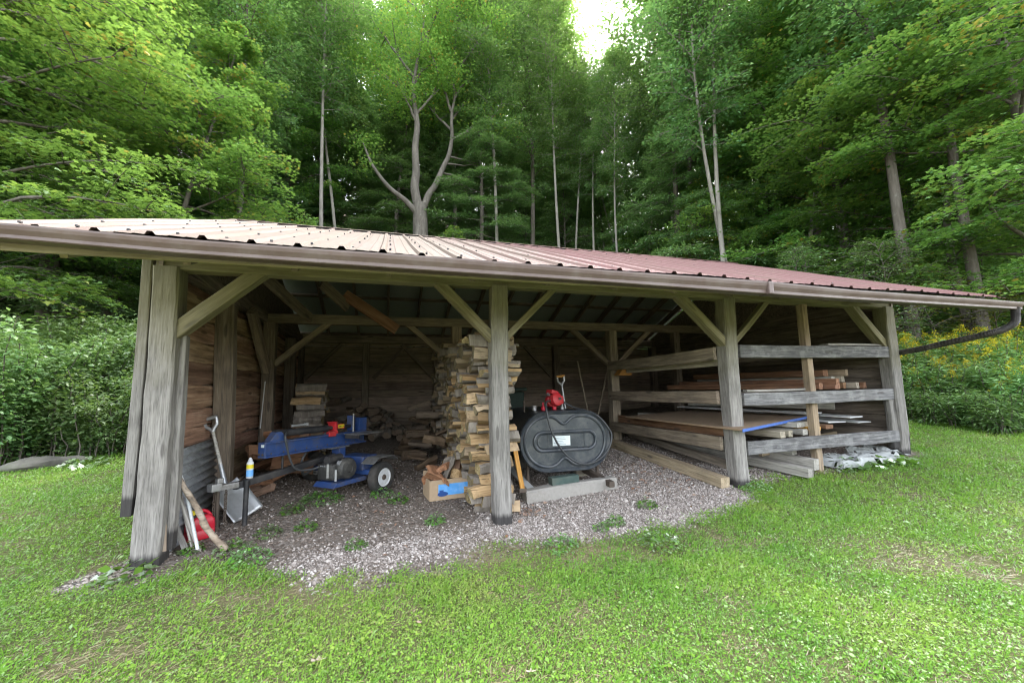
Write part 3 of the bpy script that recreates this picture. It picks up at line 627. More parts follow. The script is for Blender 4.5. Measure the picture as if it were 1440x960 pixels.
# ================================================================== firewood
def log_mesh(L,w,h,mat_i,seed,kind=None):
    """one split log lying along local X; bark on the outside, split faces, sawn ends"""
    r=random.Random(seed); k=kind or r.choice(['wedge','half','quad','wedge','half','round'])
    if k=='wedge': sec=[(-.5,-.45),(.5,-.5),(.42,-.1),(.12,.35),(-.05,.5),(-.3,.1)]; bk=[0,1]
    elif k=='half': sec=[(-.5,-.3),(.5,-.35),(.47,.05),(.27,.38),(-.05,.5),(-.33,.36),(-.5,.02)]; bk=[2,3,4,5]
    elif k=='round': sec=[(.5*math.cos(a),.5*math.sin(a)) for a in [i*math.pi/5 for i in range(10)]]; bk=list(range(10))
    else: sec=[(-.5,-.48),(.1,-.5),(.48,-.42),(.5,.3),(.2,.46),(-.4,.5),(-.5,.1)]; bk=[2,3] if r.random()<.6 else [4,5,6]
    if r.random()<.5: sec=[(-a,b) for a,b in sec][::-1]; bk=[len(sec)-2-q for q in bk]
    if k!='round' and r.random()<.4: sec=[(a,-b) for a,b in sec][::-1]; bk=[len(sec)-2-q for q in bk]
    n=len(sec); bk=[q%n for q in bk]; K=5; vs=[];fs=[];mi=[]
    ax=[r.uniform(-.012,.012) for _ in range(K)]; az_=[r.uniform(-.012,.012) for _ in range(K)]
    jit=[(r.uniform(-.09,.09),r.uniform(-.09,.09)) for _ in sec]; sk=r.uniform(-.03,.03); sk2=r.uniform(-.03,.03)
    for i in range(K):
        s=i/(K-1)
        for q,(a,b) in enumerate(sec):
            ja,jb=jit[q]
            vs.append((-L/2+L*s+(sk*a+sk2*b if i in(0,K-1) else 0),(a+ja+r.uniform(-.025,.025))*w+ax[i],(b+jb+r.uniform(-.025,.025))*h+az_[i]))
    for i in range(K-1):
        for q in range(n): fs.append((i*n+q,i*n+(q+1)%n,(i+1)*n+(q+1)%n,(i+1)*n+q)); mi.append(1 if q in bk else 0)
    fs+=[tuple(range(n))[::-1],tuple((K-1)*n+q for q in range(n))]; mi+=[2,2]
    me=bpy.data.meshes.new('firewood_log'); me.from_pydata(vs,[],fs)
    for m_ in (M['split'],M['logbark'],M['logend']): me.materials.append(m_)
    me.polygons.foreach_set('material_index',mi); me.update(); return me
def log(me,loc,rz=0,ry=0,rx=0,label=None,group=None,mat0=None):
    o=bpy.data.objects.new('firewood_log',me); COL.objects.link(o); o.location=loc; o.rotation_euler=(rx,ry,rz)
    return props(o,label,'firewood',group)
LW='split log packed into the tall firewood stack running back from the middle post'
LWF='pale split log in the front end of the tall stack behind the middle post'
lrn=random.Random(11); nlog=0
z=0.
def stack_top(y): return 1.90-.02*y+.05*math.sin(y*5)+.06*math.sin(y*2.1+1)
hts=[]
while z<1.92: h=lrn.uniform(.09,.125); hts.append((z,h)); z+=h
far=MB()
for zi,(z0,h) in enumerate(hts):
    y=.24+lrn.uniform(-.03,.03); first=True; yend=4.2-.18*max(0,z0-.9)+lrn.uniform(-.1,.1)
    while y<yend:
        w=lrn.uniform(.09,.19) if not first else lrn.uniform(.12,.17)
        yc=y+w/2; zz=G(3,yc)+z0+h/2+.012*math.sin(9*yc+zi)
        if z0+h<stack_top(yc)+.06:
            xo=3.05+lrn.uniform(-.13,.10)
            if first: xo=3.07+lrn.choice([-.09,-.05,-.01,.04,.08])
            L=lrn.uniform(.32,.46)
            me=log_mesh(L,w*lrn.uniform(.9,1.1),h*lrn.uniform(.9,1.15),0,lrn.random(),'quad' if first and lrn.random()<.35 else None)
            rz,ry,rx=lrn.uniform(-.14,.14),lrn.uniform(-.07,.07),lrn.uniform(-.5,.5)
            if nlog<218 and yc<2.35:
                log(me,(xo,yc,zz),rz,ry,rx,LWF if first else LW,'logs in the tall firewood stack'); nlog+=1
            else:
                Mx=Matrix.Translation((xo,yc,zz))@Matrix.Rotation(rz,4,'Z')@Matrix.Rotation(ry,4,'Y')@Matrix.Rotation(rx,4,'X')
                far.add([Mx@v.co for v in me.vertices],[tuple(p_.vertices) for p_ in me.polygons]); far.m[-len(me.polygons):]=[p_.material_index for p_ in me.polygons]; bpy.data.meshes.remove(me)
        y+=w; first=False
props(far.build('firewood_stack',[M['split'],M['logbark'],M['logend']]),'shaded rear of the tall firewood stack, logs seen end on','firewood',kind='stuff')
print('stack logs',nlog)
# a few logs laid on top, one thin stick poking out right of the post
for (x,y,z,L,w,rz,lab) in ((2.80,.5,1.96,.36,.11,1.2,'orange hearted split log thrown on the top of the tall stack'),(3.05,.35,1.99,.5,.09,.2,'split log lying askew on top of the tall stack next to the post'),(2.95,.9,2.0,.42,.1,-.2,'dark split log on top of the tall stack behind the askew one')):
    log(log_mesh(L,w,w*.8,0,lrn.random(),'wedge'),(x,y,z),rz,0,0,lab)
log(log_mesh(.5,.05,.035,0,3.3,'quad'),(3.18,.55,1.93),.1,0,0,'thin pale stick poking out of the tall stack right of the post')
# low spill of logs at the foot of the stack, in the middle bay
def heap(cx,cy,rx_,ry_,hh,n,label,group,Lr=(.34,.44),dirn=0,dv=.6,wr=(.08,.15),mats=None):
    for i in range(n):
        a=lrn.uniform(0,6.28); q=math.sqrt(lrn.random()); x=cx+rx_*q*math.cos(a); y=cy+ry_*q*math.sin(a)
        top=hh*(1-q*q); z=G(x,y)+.05+top*(lrn.random()**.6 if q<.8 else lrn.random()*.5)
        w=lrn.uniform(*wr); me=log_mesh(lrn.uniform(*Lr),w,w*lrn.uniform(.6,.9),0,lrn.random())
        if mats: 
            me.materials.clear()
            for m_ in mats: me.materials.append(m_)
        log(me,(x,y,z),dirn+lrn.uniform(-dv,dv),lrn.uniform(-.35,.35),lrn.uniform(-1,1),label,group)
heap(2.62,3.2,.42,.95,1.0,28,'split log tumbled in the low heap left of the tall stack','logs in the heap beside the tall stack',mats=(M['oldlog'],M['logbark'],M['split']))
heap(.52,2.2,.42,.62,.68,32,'split log in the loose pile against the slab wall behind the log splitter','logs in the loose pile by the slab wall',dirn=.25,mats=(M['chip'],M['logbark'],M['split']))
# short stack behind the middle left post: brown split faces at the front, ends along its side
z=0
while z<1.22:
    h=lrn.uniform(.09,.14); y=3.35
    for k in range(3):
        w=lrn.uniform(.12,.2); me=log_mesh(lrn.uniform(.36,.5),w,h*lrn.uniform(.9,1.15),0,lrn.random())
        log(me,(.62+lrn.uniform(-.05,.05),y+w/2,G(.6,y)+z+h/2),lrn.uniform(-.06,.06),0,lrn.uniform(-.1,.1),'brown split log in the short stack behind the inner left post','logs in the short stack behind the inner left post'); y+=w
    z+=h
# dark heap deep at the back, one mass in the shade
V=[];Fc=[];mi=[];b=0
for i in range(90):
    x=lrn.uniform(.9,2.9); y=lrn.uniform(4.7,5.75); hh=.55*(.5+.5*math.sin(x*1.6+.2)); me=log_mesh(.4,.15,.13,0,lrn.random(),lrn.choice(['round','half','round']))
    Mx=Matrix.Translation((x,y,G(x,y)+.05+lrn.random()*hh*(.3+(y-4.6))))@Matrix.Rotation(1.45+lrn.uniform(-.5,.5),4,'Z')@Matrix.Rotation(lrn.uniform(-.25,.25),4,'Y')
    V+=[tuple(Mx@v.co) for v in me.vertices]; Fc+=[tuple(q+b for q in p.vertices) for p in me.polygons]; mi+=[p.material_index for p in me.polygons]; b=len(V); bpy.data.meshes.remove(me)
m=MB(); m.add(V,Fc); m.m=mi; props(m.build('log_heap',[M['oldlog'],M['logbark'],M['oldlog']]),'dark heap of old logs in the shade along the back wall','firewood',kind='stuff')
# ------------------------------------------------------------------ cardboard box of bark
p=ground(627,702); bx=thing('cardboard_box','tan cardboard box with blue printed panel full of bark chunks beside the tall stack','box',(p.x+.03,p.y+.16,G(p.x,p.y+.12)-.005),.14)
m=MB(); W,D,Hh,t_=.50,.36,.235,.012
m.box((0,-D/2,Hh/2),(W,t_,Hh)); m.box((0,D/2,Hh/2+.03),(W,t_,Hh+.06)); m.box((-W/2,0,Hh/2),(t_,D-t_,Hh)); m.box((W/2,0,Hh/2+.01),(t_,D-t_,Hh+.02)); m.box((0,0,.02),(W-.03,D-.03,.02))
m.build('carton',M['card'],bx,bevel=.003)
m=MB(); m.box((W/2+.01,.02,Hh+.06),(.01,D*.7,.12),Matrix.Rotation(-.5,3,'Y')); m.build('flap',M['card'],bx)
m=MB(); m.box((.03,-D/2-.0075,Hh*.50),(.365,.003,.13)); pn=m.build('printed_panel',M['bluepanel'],bx)
m=MB(); m.lathe([(.05,0),(.05,.001)],14,(-.10,-D/2-.0105,Hh*.30),Matrix.Rotation(R_(90),3,'X')@Matrix.Diagonal((1.3,.55,1))); m.box((-.115,-D/2-.0105,Hh*.42),(.05,.001,.035)); m.build('print_mark',M['navy'],bx)
# bark and split chunks inside it
bc=bx.location; Rz=Matrix.Rotation(.14,4,'Z')
for i,(x,y,z,rx,ry,L,w,h,kd,mt) in enumerate(((.02,-.02,.30,.2,1.15,.36,.13,.06,'half','logbark'),(.12,0,.29,.3,1.2,.30,.12,.09,'quad','chip'),(-.12,.03,.27,.4,.7,.26,.2,.06,'quad','chip'),(-.17,-.08,.25,.9,.4,.22,.12,.05,'half','chip'),(.17,-.06,.25,0,.2,.2,.14,.12,'quad','split'),(.06,.1,.32,.1,1.0,.3,.15,.06,'half','logbark'),(-.05,.08,.30,.2,.5,.28,.18,.08,'half','chip'),(-.2,.06,.24,1.2,.3,.2,.1,.05,'wedge','chip'),(.2,.1,.27,.5,.6,.25,.12,.07,'wedge','chip'),(-.08,-.12,.23,.6,.2,.18,.1,.05,'wedge','chip'))):
    me=log_mesh(L,w,h,0,i*1.7+.3,kd); me.materials.clear()
    for q in (mt,'logbark','split'): me.materials.append(M[q])
    o=bpy.data.objects.new('bark_chunk',me); COL.objects.link(o); o.location=bc+(Rz@Vector((x,y,z))); o.rotation_euler=(rx,-ry,.14+i*.9)
    props(o,['upright grey bark slab standing in the cardboard box','reddish split chunk standing right of the grey slab in the cardboard box'][i] if i<2 else 'reddish bark chunk piled in the cardboard box','bark chunk','bark chunks in the cardboard box')
# ------------------------------------------------------------------ oil tank on its skid
ty=.80; A_=at_y(729,620,ty); B_=at_y(860,620,ty); zt=at_y(792,577,ty).z; zb=at_y(792,664,ty).z
cx=(A_.x+B_.x)/2-.0; TW=(B_.x-A_.x)-.04; TH=zt-zb; cz=(zt+zb)/2; TL=1.45
tk=thing('fuel_tank','big black oval fuel tank on pipe legs over a timber skid','tank',(cx,ty,0),-.04)
def obr(w,h,n=18):
    r=h/2; a=w/2-r; q=[]
    for i in range(n+1): t=-math.pi/2+math.pi*i/n; q.append((a+r*math.cos(t),r*math.sin(t)))
    for i in range(n+1): t=math.pi/2+math.pi*i/n; q.append((-a+r*math.cos(t),r*math.sin(t)))
    return q
def loft(m,secs,cap0=True,cap1=True):
    n=len(secs[0]); vs=[v for s_ in secs for v in s_]; fs=[]
    for i in range(len(secs)-1):
        for q in range(n): fs.append((i*n+q,i*n+(q+1)%n,(i+1)*n+(q+1)%n,(i+1)*n+q))
    if cap0: fs.append(tuple(range(n))[::-1])
    if cap1: fs.append(tuple((len(secs)-1)*n+q for q in range(n)))
    m.add(vs,fs)
m=MB(); S=lambda w,h,y: [(a,y,b+cz) for a,b in obr(w,h)]
loft(m,[S(TW-.10,TH-.10,.035),S(TW-.06,TH-.06,.012),S(TW-.03,TH-.03,0),S(TW-.008,TH-.008,.012),S(TW,TH,.035),S(TW-.012,TH-.012,.06),S(TW-.015,TH-.015,TL-.06),S(TW,TH,TL-.03),S(TW-.06,TH-.06,TL)])
m.build('shell',M['tank'],tk,smooth=True)
# pressed beads on the end face: an oval ring, a pinched outer loop
def bead(path,r,y,name='bead',closed=True,mat='tank'):
    P_=[(a,y,b+cz) for a,b in path]
    if closed: P_=P_+[P_[0]]
    m=MB(); m.tube(P_,r,8,cap=not closed); return m.build(name,M[mat],tk,smooth=True)
bead(obr(.80*TW/1.19,.235),.022,.030); 
m=MB(); loft(m,[S(.74*TW/1.19,.19,.034),S(.72*TW/1.19,.17,.024)]); m.build('recess',M['tank'],tk,smooth=True)
loop=[]
for a,b in obr(TW-.16,TH-.15,26):
    pin=math.exp(-(a/.10)**2)*.10; loop.append((a,b-math.copysign(pin,b)))
# resample the straight runs so the pinch shows
def resamp(p,n):
    p=p+[p[0]]; L=[0]
    for i in range(1,len(p)): L.append(L[-1]+math.dist(p[i],p[i-1]))
    out=[]
    for i in range(n):
        t=L[-1]*i/n; j=max(k for k in range(len(L)) if L[k]<=t+1e-9); j=min(j,len(p)-2); u=(t-L[j])/max(1e-9,L[j+1]-L[j]); out.append((p[j][0]+(p[j+1][0]-p[j][0])*u,p[j][1]+(p[j+1][1]-p[j][1])*u))
    return out
lp=resamp(obr(TW-.16,TH-.15,26),110); lp=[(a,b-math.copysign(.10*math.exp(-((a+.02)/.095)**2),b)) for a,b in lp]
bead(lp,.020,.030)
bead([(-.245,-.14),(-.245,.14)],.006,.022,closed=False); bead([(.26,-.14),(.26,.14)],.006,.022,closed=False)
m=MB(); m.box((-.065,.017,cz+.005),(.245,.004,.125)); lb=m.build('label_plate',M['label'],tk)
m=MB()
for k in range(5): m.box((-.085+rnd.uniform(-.02,.01),.0142,cz+.045-k*.021),(rnd.uniform(.09,.17),.001,.005))
m.build('label_print',M['ink'],tk)
for sx in (-1,1):
    for yy in (.15,TL-.15):
        m=MB(); m.tube([(sx*TW*.385,yy,cz-.28),(sx*TW*.385,yy,.14)],.022,10); m.lathe([(.05,0),(.05,.012)],14,(sx*TW*.385,yy,.14)); m.build('leg',M['rust'],tk,smooth=True)
# pump, filler and hose on the tank top
pz=cz+TH/2
pc=at_y(779,563,ty+.30); px_=pc.x-cx; 
pm=thing('fuel_pump','red hand size fuel transfer pump mounted on top of the black tank','pump',(pc.x,ty+.30,zt),.35)
m=MB(); m.lathe([(.03,0),(.03,.06),(.045,.065),(.045,.09)],16); m.build('bung',M['redplastic'],pm,smooth=True)
m=MB(); m.lathe([(.05,-.10),(.085,-.09),(.092,-.03),(.075,-.02),(.075,.02),(.095,.03),(.09,.08),(.06,.095)],24,(0,0,.13),Matrix.Rotation(R_(78),3,'X')); m.build('motor_housing',M['red'],pm,bevel=.0,smooth=True)
m=MB(); m.box((0,.03,.235),(.13,.12,.06),Matrix.Rotation(.25,3,'Y')); m.box((.09,-.02,.13),(.05,.11,.11)); m.build('pump_head',M['red'],pm,bevel=.012,smooth=True)
m=MB(); m.box((.02,-.102,.15),(.05,.004,.035)); m.build('maker_plate',M['black'],pm)
m=MB(); m.tube([(-.085,0,.20),(-.13,-.02,.22)],.018,10); m.build('outlet_elbow',M['steel'],pm,smooth=True)
m=MB(); m.tube([(.15,0,.02),(.15,0,.10),(.13,0,.18)],.016,10); m.lathe([(.03,0),(.03,.03)],12,(.15,.0,.0)); m.build('suction_pipe',M['steel'],pm,smooth=True)
# tank fittings
m=MB(); m.lathe([(.035,0),(.035,.045),(.05,.05),(.05,.065)],16,(-.30,.42,pz-.01)); m.build('filler_cap',M['steel'],tk,smooth=True)
m=MB(); m.tube([(-.18,.38,pz-.01),(-.18,.38,pz+.10)],.014,8); m.lathe([(.03,0),(.03,.05)],12,(-.18,.38,pz-.01)); m.build('gauge',M['redplastic'],tk,smooth=True)
m=MB(); m.tube([(-.42,.5,pz-.03),(-.42,.5,pz+.13)],.012,8); m.build('vent_pipe',M['rust'],tk,smooth=True)
# delivery hose: loops down over the tank face and back up
hp=[(774,563,ty+.25),(768,566,ty+.06),(769,580,ty-.03),(775,604,ty-.05),(787,628,ty-.05),(803,645,ty-.05),(822,652,ty-.05),(842,646,ty-.05),(856,630,ty-.04),(860,612,ty-.035),(853,598,ty-.03),(840,584,ty-.01),(824,577,ty+.05),(808,573,ty+.2),(796,567,ty+.28),(789,562,ty+.3)]
pp=smooth_path([at_y(*q) for q in hp],10); m=MB(); m.tube(pp,.0135,10); hs=m.build('fuel_hose',M['hose'],None,smooth=True); props(hs,'black fuel hose looping from the red pump down over the tank face','hose')
# skid under the tank
a=ground(737,708); b=ground(862,690)
sk=member('timber_skid',(3.44,.52,G(3.4,.5)+.06),(4.68,.60,G(4.6,.5)+.07),.16,.17,M['concrete'],None,wob=.012,ch=.02); props(sk,'weathered grey timber lying across the gravel under the tank front','skid timber')
sk=member('timber_skid',(3.46,1.9,G(3.4,1.9)+.05),(4.70,1.9,G(4.6,1.9)+.06),.16,.16,M['concrete'],None,wob=.012,ch=.02); props(sk,'weathered timber lying under the rear legs of the tank','skid timber')
o=member('skid_bar',(3.56,.46,.165),(3.62,2.0,.27),.10,.03,M['whitepanel'],None); props(o,'flat pale strip lying on the skid under the left tank legs','board')
o=member('skid_bar',(4.55,.42,.195),(4.55,2.0,.30),.07,.07,M['rust'],None); props(o,'rusty square bar lying on the skid under the right tank legs','steel bar')
o=member('wood_block',(3.80,.58,.245),(4.16,.60,.255),.12,.13,M['greenblock'],None,ch=.008); props(o,'dark green painted block standing on the skid under the tank','block')
o=member('wood_block',(4.42,1.2,.24),(4.62,1.2,.24),.1,.2,M['timber'],None); props(o,'pale wooden block wedged under the right side of the tank','block')
# tool with yellow handle leaning in the gap between stack and tank
t_=thing('axe','tool with varnished yellow handle leaning between the stack and the tank','hand tool'); a=at_y(725,632,.5); b=at_y(735,689,.46)
member('handle',a+Vector((-.01,0,.02)),b,.03,.055,M['handle'],t_,up=(1,0,0),ch=.012)
m=MB(); m.box(tuple(b),(.09,.03,.05)); m.build('head',M['rust'],t_,bevel=.006)
# D handled shovel standing behind the tank
def dshovel(name,label,top,foot,wm,gripm,blade=None):
    """shaft from foot to top with a D grip"""
    t=thing(name,label,'shovel'); top=Vector(top);foot=Vector(foot); X=(top-foot).normalized(); side=X.cross(Vector((0,1,0))).normalized()
    neck=top-X*.13
    m=MB(); m.tube([foot,foot+(neck-foot)*.5,neck],[.019,.017,.016],10); m.build('shaft',wm[0],t,smooth=True)
    w=.062; yk=[neck-X*.02,neck+X*.01+side*.018,neck+X*.05+side*w*.9,top+side*w]
    yk2=[neck-X*.02,neck+X*.01-side*.018,neck+X*.05-side*w*.9,top-side*w]
    m=MB(); m.tube(yk,[.022,.02,.019,.018],8); m.tube(yk2,[.022,.02,.019,.018],8); m.build('yoke',wm[1],t,smooth=True)
    m=MB(); m.tube([top-side*w*1.15,top,top+side*w*1.15],[.019,.022,.019],10); m.build('grip',gripm,t,smooth=True)
    return t,X,side
tp=at_y(788,529,2.0); ft=at_y(796,580,2.0); ft=tp+(ft-tp).normalized()*1.0
dshovel('shovel','shovel with steel shaft and orange wooden D grip standing behind the tank',tp,(ft.x,ft.y,ft.z),(M['alu'],M['steel']),M['orange'])
o=member('pole',at_y(812,508,3.6),at_y(832,605,3.2),.03,.03,M['brown'],None,ch=.012); props(o,'thin pole leaning left in the dark behind the tank','pole')
o=member('pole',at_y(856,512,3.3),at_y(836,605,3.2),.028,.028,M['brown'],None,ch=.012); props(o,'thin pole leaning right against the inner rack post','pole')
bn=thing('storage_bin','dark green bin with a lid standing in the shade behind the tank','bin',(4.15,3.9,G(4.15,3.9)),.1)
m=MB(); m.prism([(-.42,0),(.42,0),(.48,.95),(-.48,.95)],(1,0,0),(0,0,1),(0,.6,0)); m.build('tub',M['bin'],bn,bevel=.03)
m=MB(); m.box((0,.3,1.0),(1.04,.68,.07)); m.build('lid',M['bin'],bn,bevel=.02)
# ================================================================== log splitter
ang=R_(-131.5); ux,uy=math.cos(ang),math.sin(ang); WR=Vector((1.82,1.40)); nv=Vector((-abs(uy),abs(ux))); HT=.60
Mid=WR+nv*HT
sp=thing('log_splitter','blue towable log splitter with small black engine on two white rimmed wheels','log splitter',(Mid.x,Mid.y,G(Mid.x,Mid.y)),ang)
# local: +x to the tongue, +y to the camera side (right wheel)
GZ=G(Mid.x,Mid.y); zoff=lambda z: z-GZ
sgn=1 if (Matrix.Rotation(-ang,3,'Z')@Vector((WR.x-Mid.x,WR.y-Mid.y,0))).y>0 else -1
def bx_(name,c,d,mat,parent=sp,bev=.006,M_=None):
    m=MB(); m.box(c,d,M_); return m.build(name,M[mat],parent,bevel=bev)
z1,z2=.70,.865
m=MB()   # I beam
m.box((.435,0,(z1+z2)/2-GZ),(1.47,.02,z2-z1-.03)); m.box((.435,0,z2-GZ-.008),(1.47,.11,.016)); m.box((.435,0,z1-GZ+.008),(1.47,.11,.016))
m.build('beam',M['blue'],sp,bevel=.002)
ep=bx_('end_plate',(1.178,0,(z1+z2)/2-GZ),(.016,.115,z2-z1+.004),'blue')
bx_('warning_label',(1.1875,.02,z2-GZ-.035),(.002,.05,.03),'label',ep,0)
m=MB(); m.prism([(0,0),(.22,0),(.14,.10),(.08,.10)],(1,0,0),(0,0,1),(0,.10,0),(.91,-.05,z2-GZ+.001)); m.build('cylinder_bracket',M['blue'],sp,bevel=.004)
cyl=MB(); cyl.tube([(1.03,0,z2-GZ+.08),(.34,0,z2-GZ+.075)],.041,20); cyl.tube([(1.05,0,z2-GZ+.08),(.98,0,z2-GZ+.08)],.046,20); cyl.tube([(.37,0,z2-GZ+.076),(.33,0,z2-GZ+.075)],.046,20); cyl.build('cylinder',M['black'],sp,smooth=True)
m=MB(); m.tube([(.33,0,z2-GZ+.075),(-.06,0,z2-GZ+.075)],.024,14); m.build('piston_rod',M['black'],sp,smooth=True)
m=MB(); m.tube([(.85,.02,z2-GZ+.15),(.66,.03,z2-GZ+.155)],.012,8); m.box((.66,.03,z2-GZ+.155),(.03,.04,.035)); m.build('hose_fitting',M['alu'],sp,smooth=True)
m=MB(); m.box((.24,0,z2-GZ+.075),(.035,.13,.13)); m.box((.27,.0,z2-GZ+.02),(.12,.14,.035)); m.box((.25,-.0,z2-GZ+.145),(.11,.07,.014)); m.box((.30,sgn*.066,z2-GZ+.0),(.11,.02,.055)); m.build('cylinder_cradle',M['red'],sp,bevel=.008)
m=MB(); m.box((.15,sgn*.0,z2-GZ+.085),(.12,.10,.06)); dc=m.build('decal_block',M['red'],sp,bevel=.01)
m=MB(); m.box((.15,sgn*.0515,z2-GZ+.088),(.095,.003,.042)); m.build('decal',M['yellow'],sp)
m=MB()
for k in range(4): m.box((.118+k*.022,sgn*.0538,z2-GZ+.088),(.011,.002,.022))
m.build('decal_mark',M['black'],sp)
m=MB()
for q_ in range(9): m.lathe([(.009,0),(.009,.006)],6,(1.08-.15*q_,sgn*.0101,z1-GZ+.035),Matrix.Rotation(R_(-90*sgn),3,'X'))
for q_ in (0,1): m.lathe([(.012,0),(.012,.012)],6,(1.186,-.03+.06*q_,z1-GZ+.04),Matrix.Rotation(R_(90),3,'Y'))
props(m.build('bolts',M['rust'],sp),kind='stuff')
m=MB(); m.tube(smooth_path([Vector(q) for q in ((.92,sgn*.05,z2-GZ+.09),(.98,sgn*.10,z2-GZ+.02),(.86,sgn*.10,.56-GZ),(.66,sgn*.14,.50-GZ),(.52,sgn*.22,.55-GZ))],8),.012,8); m.build('hydraulic_hose',M['hose'],sp,smooth=True)
bx_('push_plate',(-.07,0,z2-GZ+.09),(.018,.12,.18),'black')
m=MB(); m.tube([(-.02,sgn*.09,z2-GZ),(-.02,sgn*.09,z2-GZ+.24)],.01,8); m.build('control_rod',M['steel'],sp,smooth=True)
m=MB(); m.box((-.22,0,z2-GZ+.09),(.14,.13,.17)); m.prism([(0,0),(.1,.06),(.1,-.06)],(1,0,0),(0,1,0),(0,0,.2),(-.15,0,z2-GZ+.01)); m.build('wedge',M['blue'],sp,bevel=.006)
bx_('log_table',(-.08,sgn*.20,z2-GZ-.02),(.40,.26,.012),'steel',sp,.004); bx_('table_edge',(.10,sgn*.20,z2-GZ-.05),(.02,.24,.05),'black')
# support column, tongue
bx_('pillar',(.16,sgn*.03,.56-GZ),(.10,.14,.30),'blue'); bx_('pillar_cap',(.2,sgn*.03,.692-GZ),(.30,.15,.014),'steel',sp,.002)
Tz=.50-GZ
m=MB(); m.box((.78,0,0),(1.36,.065,.07)); tg=m.build('tongue',M['black'],sp,bevel=.006,world=None); tg.location=(0,0,Tz+.10); tg.rotation_euler=(0,R_(5.2),0)
m=MB(); m.tube([(.93,0,Tz+.03),(.93,0,z1-GZ)],.012,8); m.build('prop_rod',M['black'],sp,smooth=True)
m=MB(); m.box((1.52,0,Tz-.02),(.20,.07,.06)); m.box((1.64,0,Tz-.005),(.10,.085,.075)); m.box((1.60,0,Tz+.05),(.06,.05,.05)); m.build('coupler',M['steel'],sp,bevel=.01)
m=MB(); m.tube([(1.36,sgn*.05,Tz+.01),(1.36,sgn*.05,-.12)],.024,12); m.lathe([(.05,0),(.05,.012)],14,(1.36,sgn*.05,-.12)); m.build('jack_stand',M['black'],sp,smooth=True)
m=MB(); m.tube([(1.58,sgn*-.05,Tz-.04),(1.57,sgn*-.05,-.11)],.018,10); m.build('safety_stand',M['rust'],sp,smooth=True)
# safety chain: interlocked links hanging from the coupler
def chain_link(m,c,ax,flip):
    ax=Vector(ax).normalized(); s_=ax.cross(Vector((0,1,0)) if flip else Vector((1,.2,0))).normalized(); pts=[]
    for i in range(11):
        t=2*math.pi*i/10; pts.append(Vector(c)+ax*(.021*math.cos(t))+s_*(.011*math.sin(t)))
    m.tube(pts,.0042,6,cap=False)
m=MB(); cpath=[]
for i in range(17): t=i/16; cpath.append(Vector((1.56,sgn*.05,Tz-.06-.36*t)) if t<.8 else Vector((1.56-(t-.8)*.5,sgn*(.05+(t-.8)*.9),Tz-.06-.288-(t-.8)*.5)))
for i,pq in enumerate(cpath): chain_link(m,pq,(0,.15*(i>12),-1),i%2)
for i in range(11): t=i/10; chain_link(m,(1.62,sgn*-.03,Tz-.06-.30*t),(0,0,-1),i%2)
m.build('safety_chain',M['rust'],sp,smooth=True)
# axle deck, engine
bx_('axle_deck',(.06,0,.235),(.20,1.10,.06),'blue'); bx_('axle_tank',(.05,sgn*.26,.34),(.26,.42,.17),'blue',sp,.02)
m=MB(); m.prism([(0,0),(.52,.0),(.46,.05),(0,.05)],(1,0,0),(0,0,1),(0,sgn*.34,0),(.12,sgn*.14,.14)); m.build('engine_deck',M['blue'],sp,bevel=.006)
eng=bx_('engine',(.46,sgn*.28,.30),(.26,.26,.19),'engine',sp,.03)
m=MB(); m.lathe([(.125,0),(.125,.05),(.11,.075),(.05,.085),(.045,.07),(.03,.07),(.001,.075)],26,(.40,sgn*.40,.325),Matrix.Rotation(R_(-sgn*90),3,'X')); m.build('recoil_cover',M['engine'],sp,smooth=True)
m=MB(); m.tube([(.58,sgn*.30,.43),(.36,sgn*.28,.44)],.05,16); m.build('muffler',M['black'],sp,smooth=True)
m=MB(); m.lathe([(.0,0),(.028,0),(.028,.03),(.0,.03)],14,(.50,sgn*.40,.40),Matrix.Rotation(R_(-sgn*90),3,'X')); m.tube([(.545,sgn*.41,.33),(.545,sgn*.41,.20)],.014,8); m.build('fuel_cap',M['alu'],sp,smooth=True)
m=MB()
for k in range(4): m.box((.595,sgn*(.22+k*.03),.37),(.006,.018,.014))
m.build('cooling_fin',M['alu'],sp)
m=MB(); m.tube([(.60,sgn*.34,.40),(.60,sgn*.34,.24)],.016,8); m.build('oil_filler',M['steel'],sp,smooth=True)
m=MB(); m.tube(smooth_path([Vector(q) for q in ((.42,-sgn*.1,.3),(.55,-sgn*.12,.25),(.62,-sgn*.06,.45),(.40,-sgn*.05,.66),(.3,0,z2-GZ+.04))],8),.014,8); m.build('hydraulic_hose',M['hose'],sp,smooth=True)
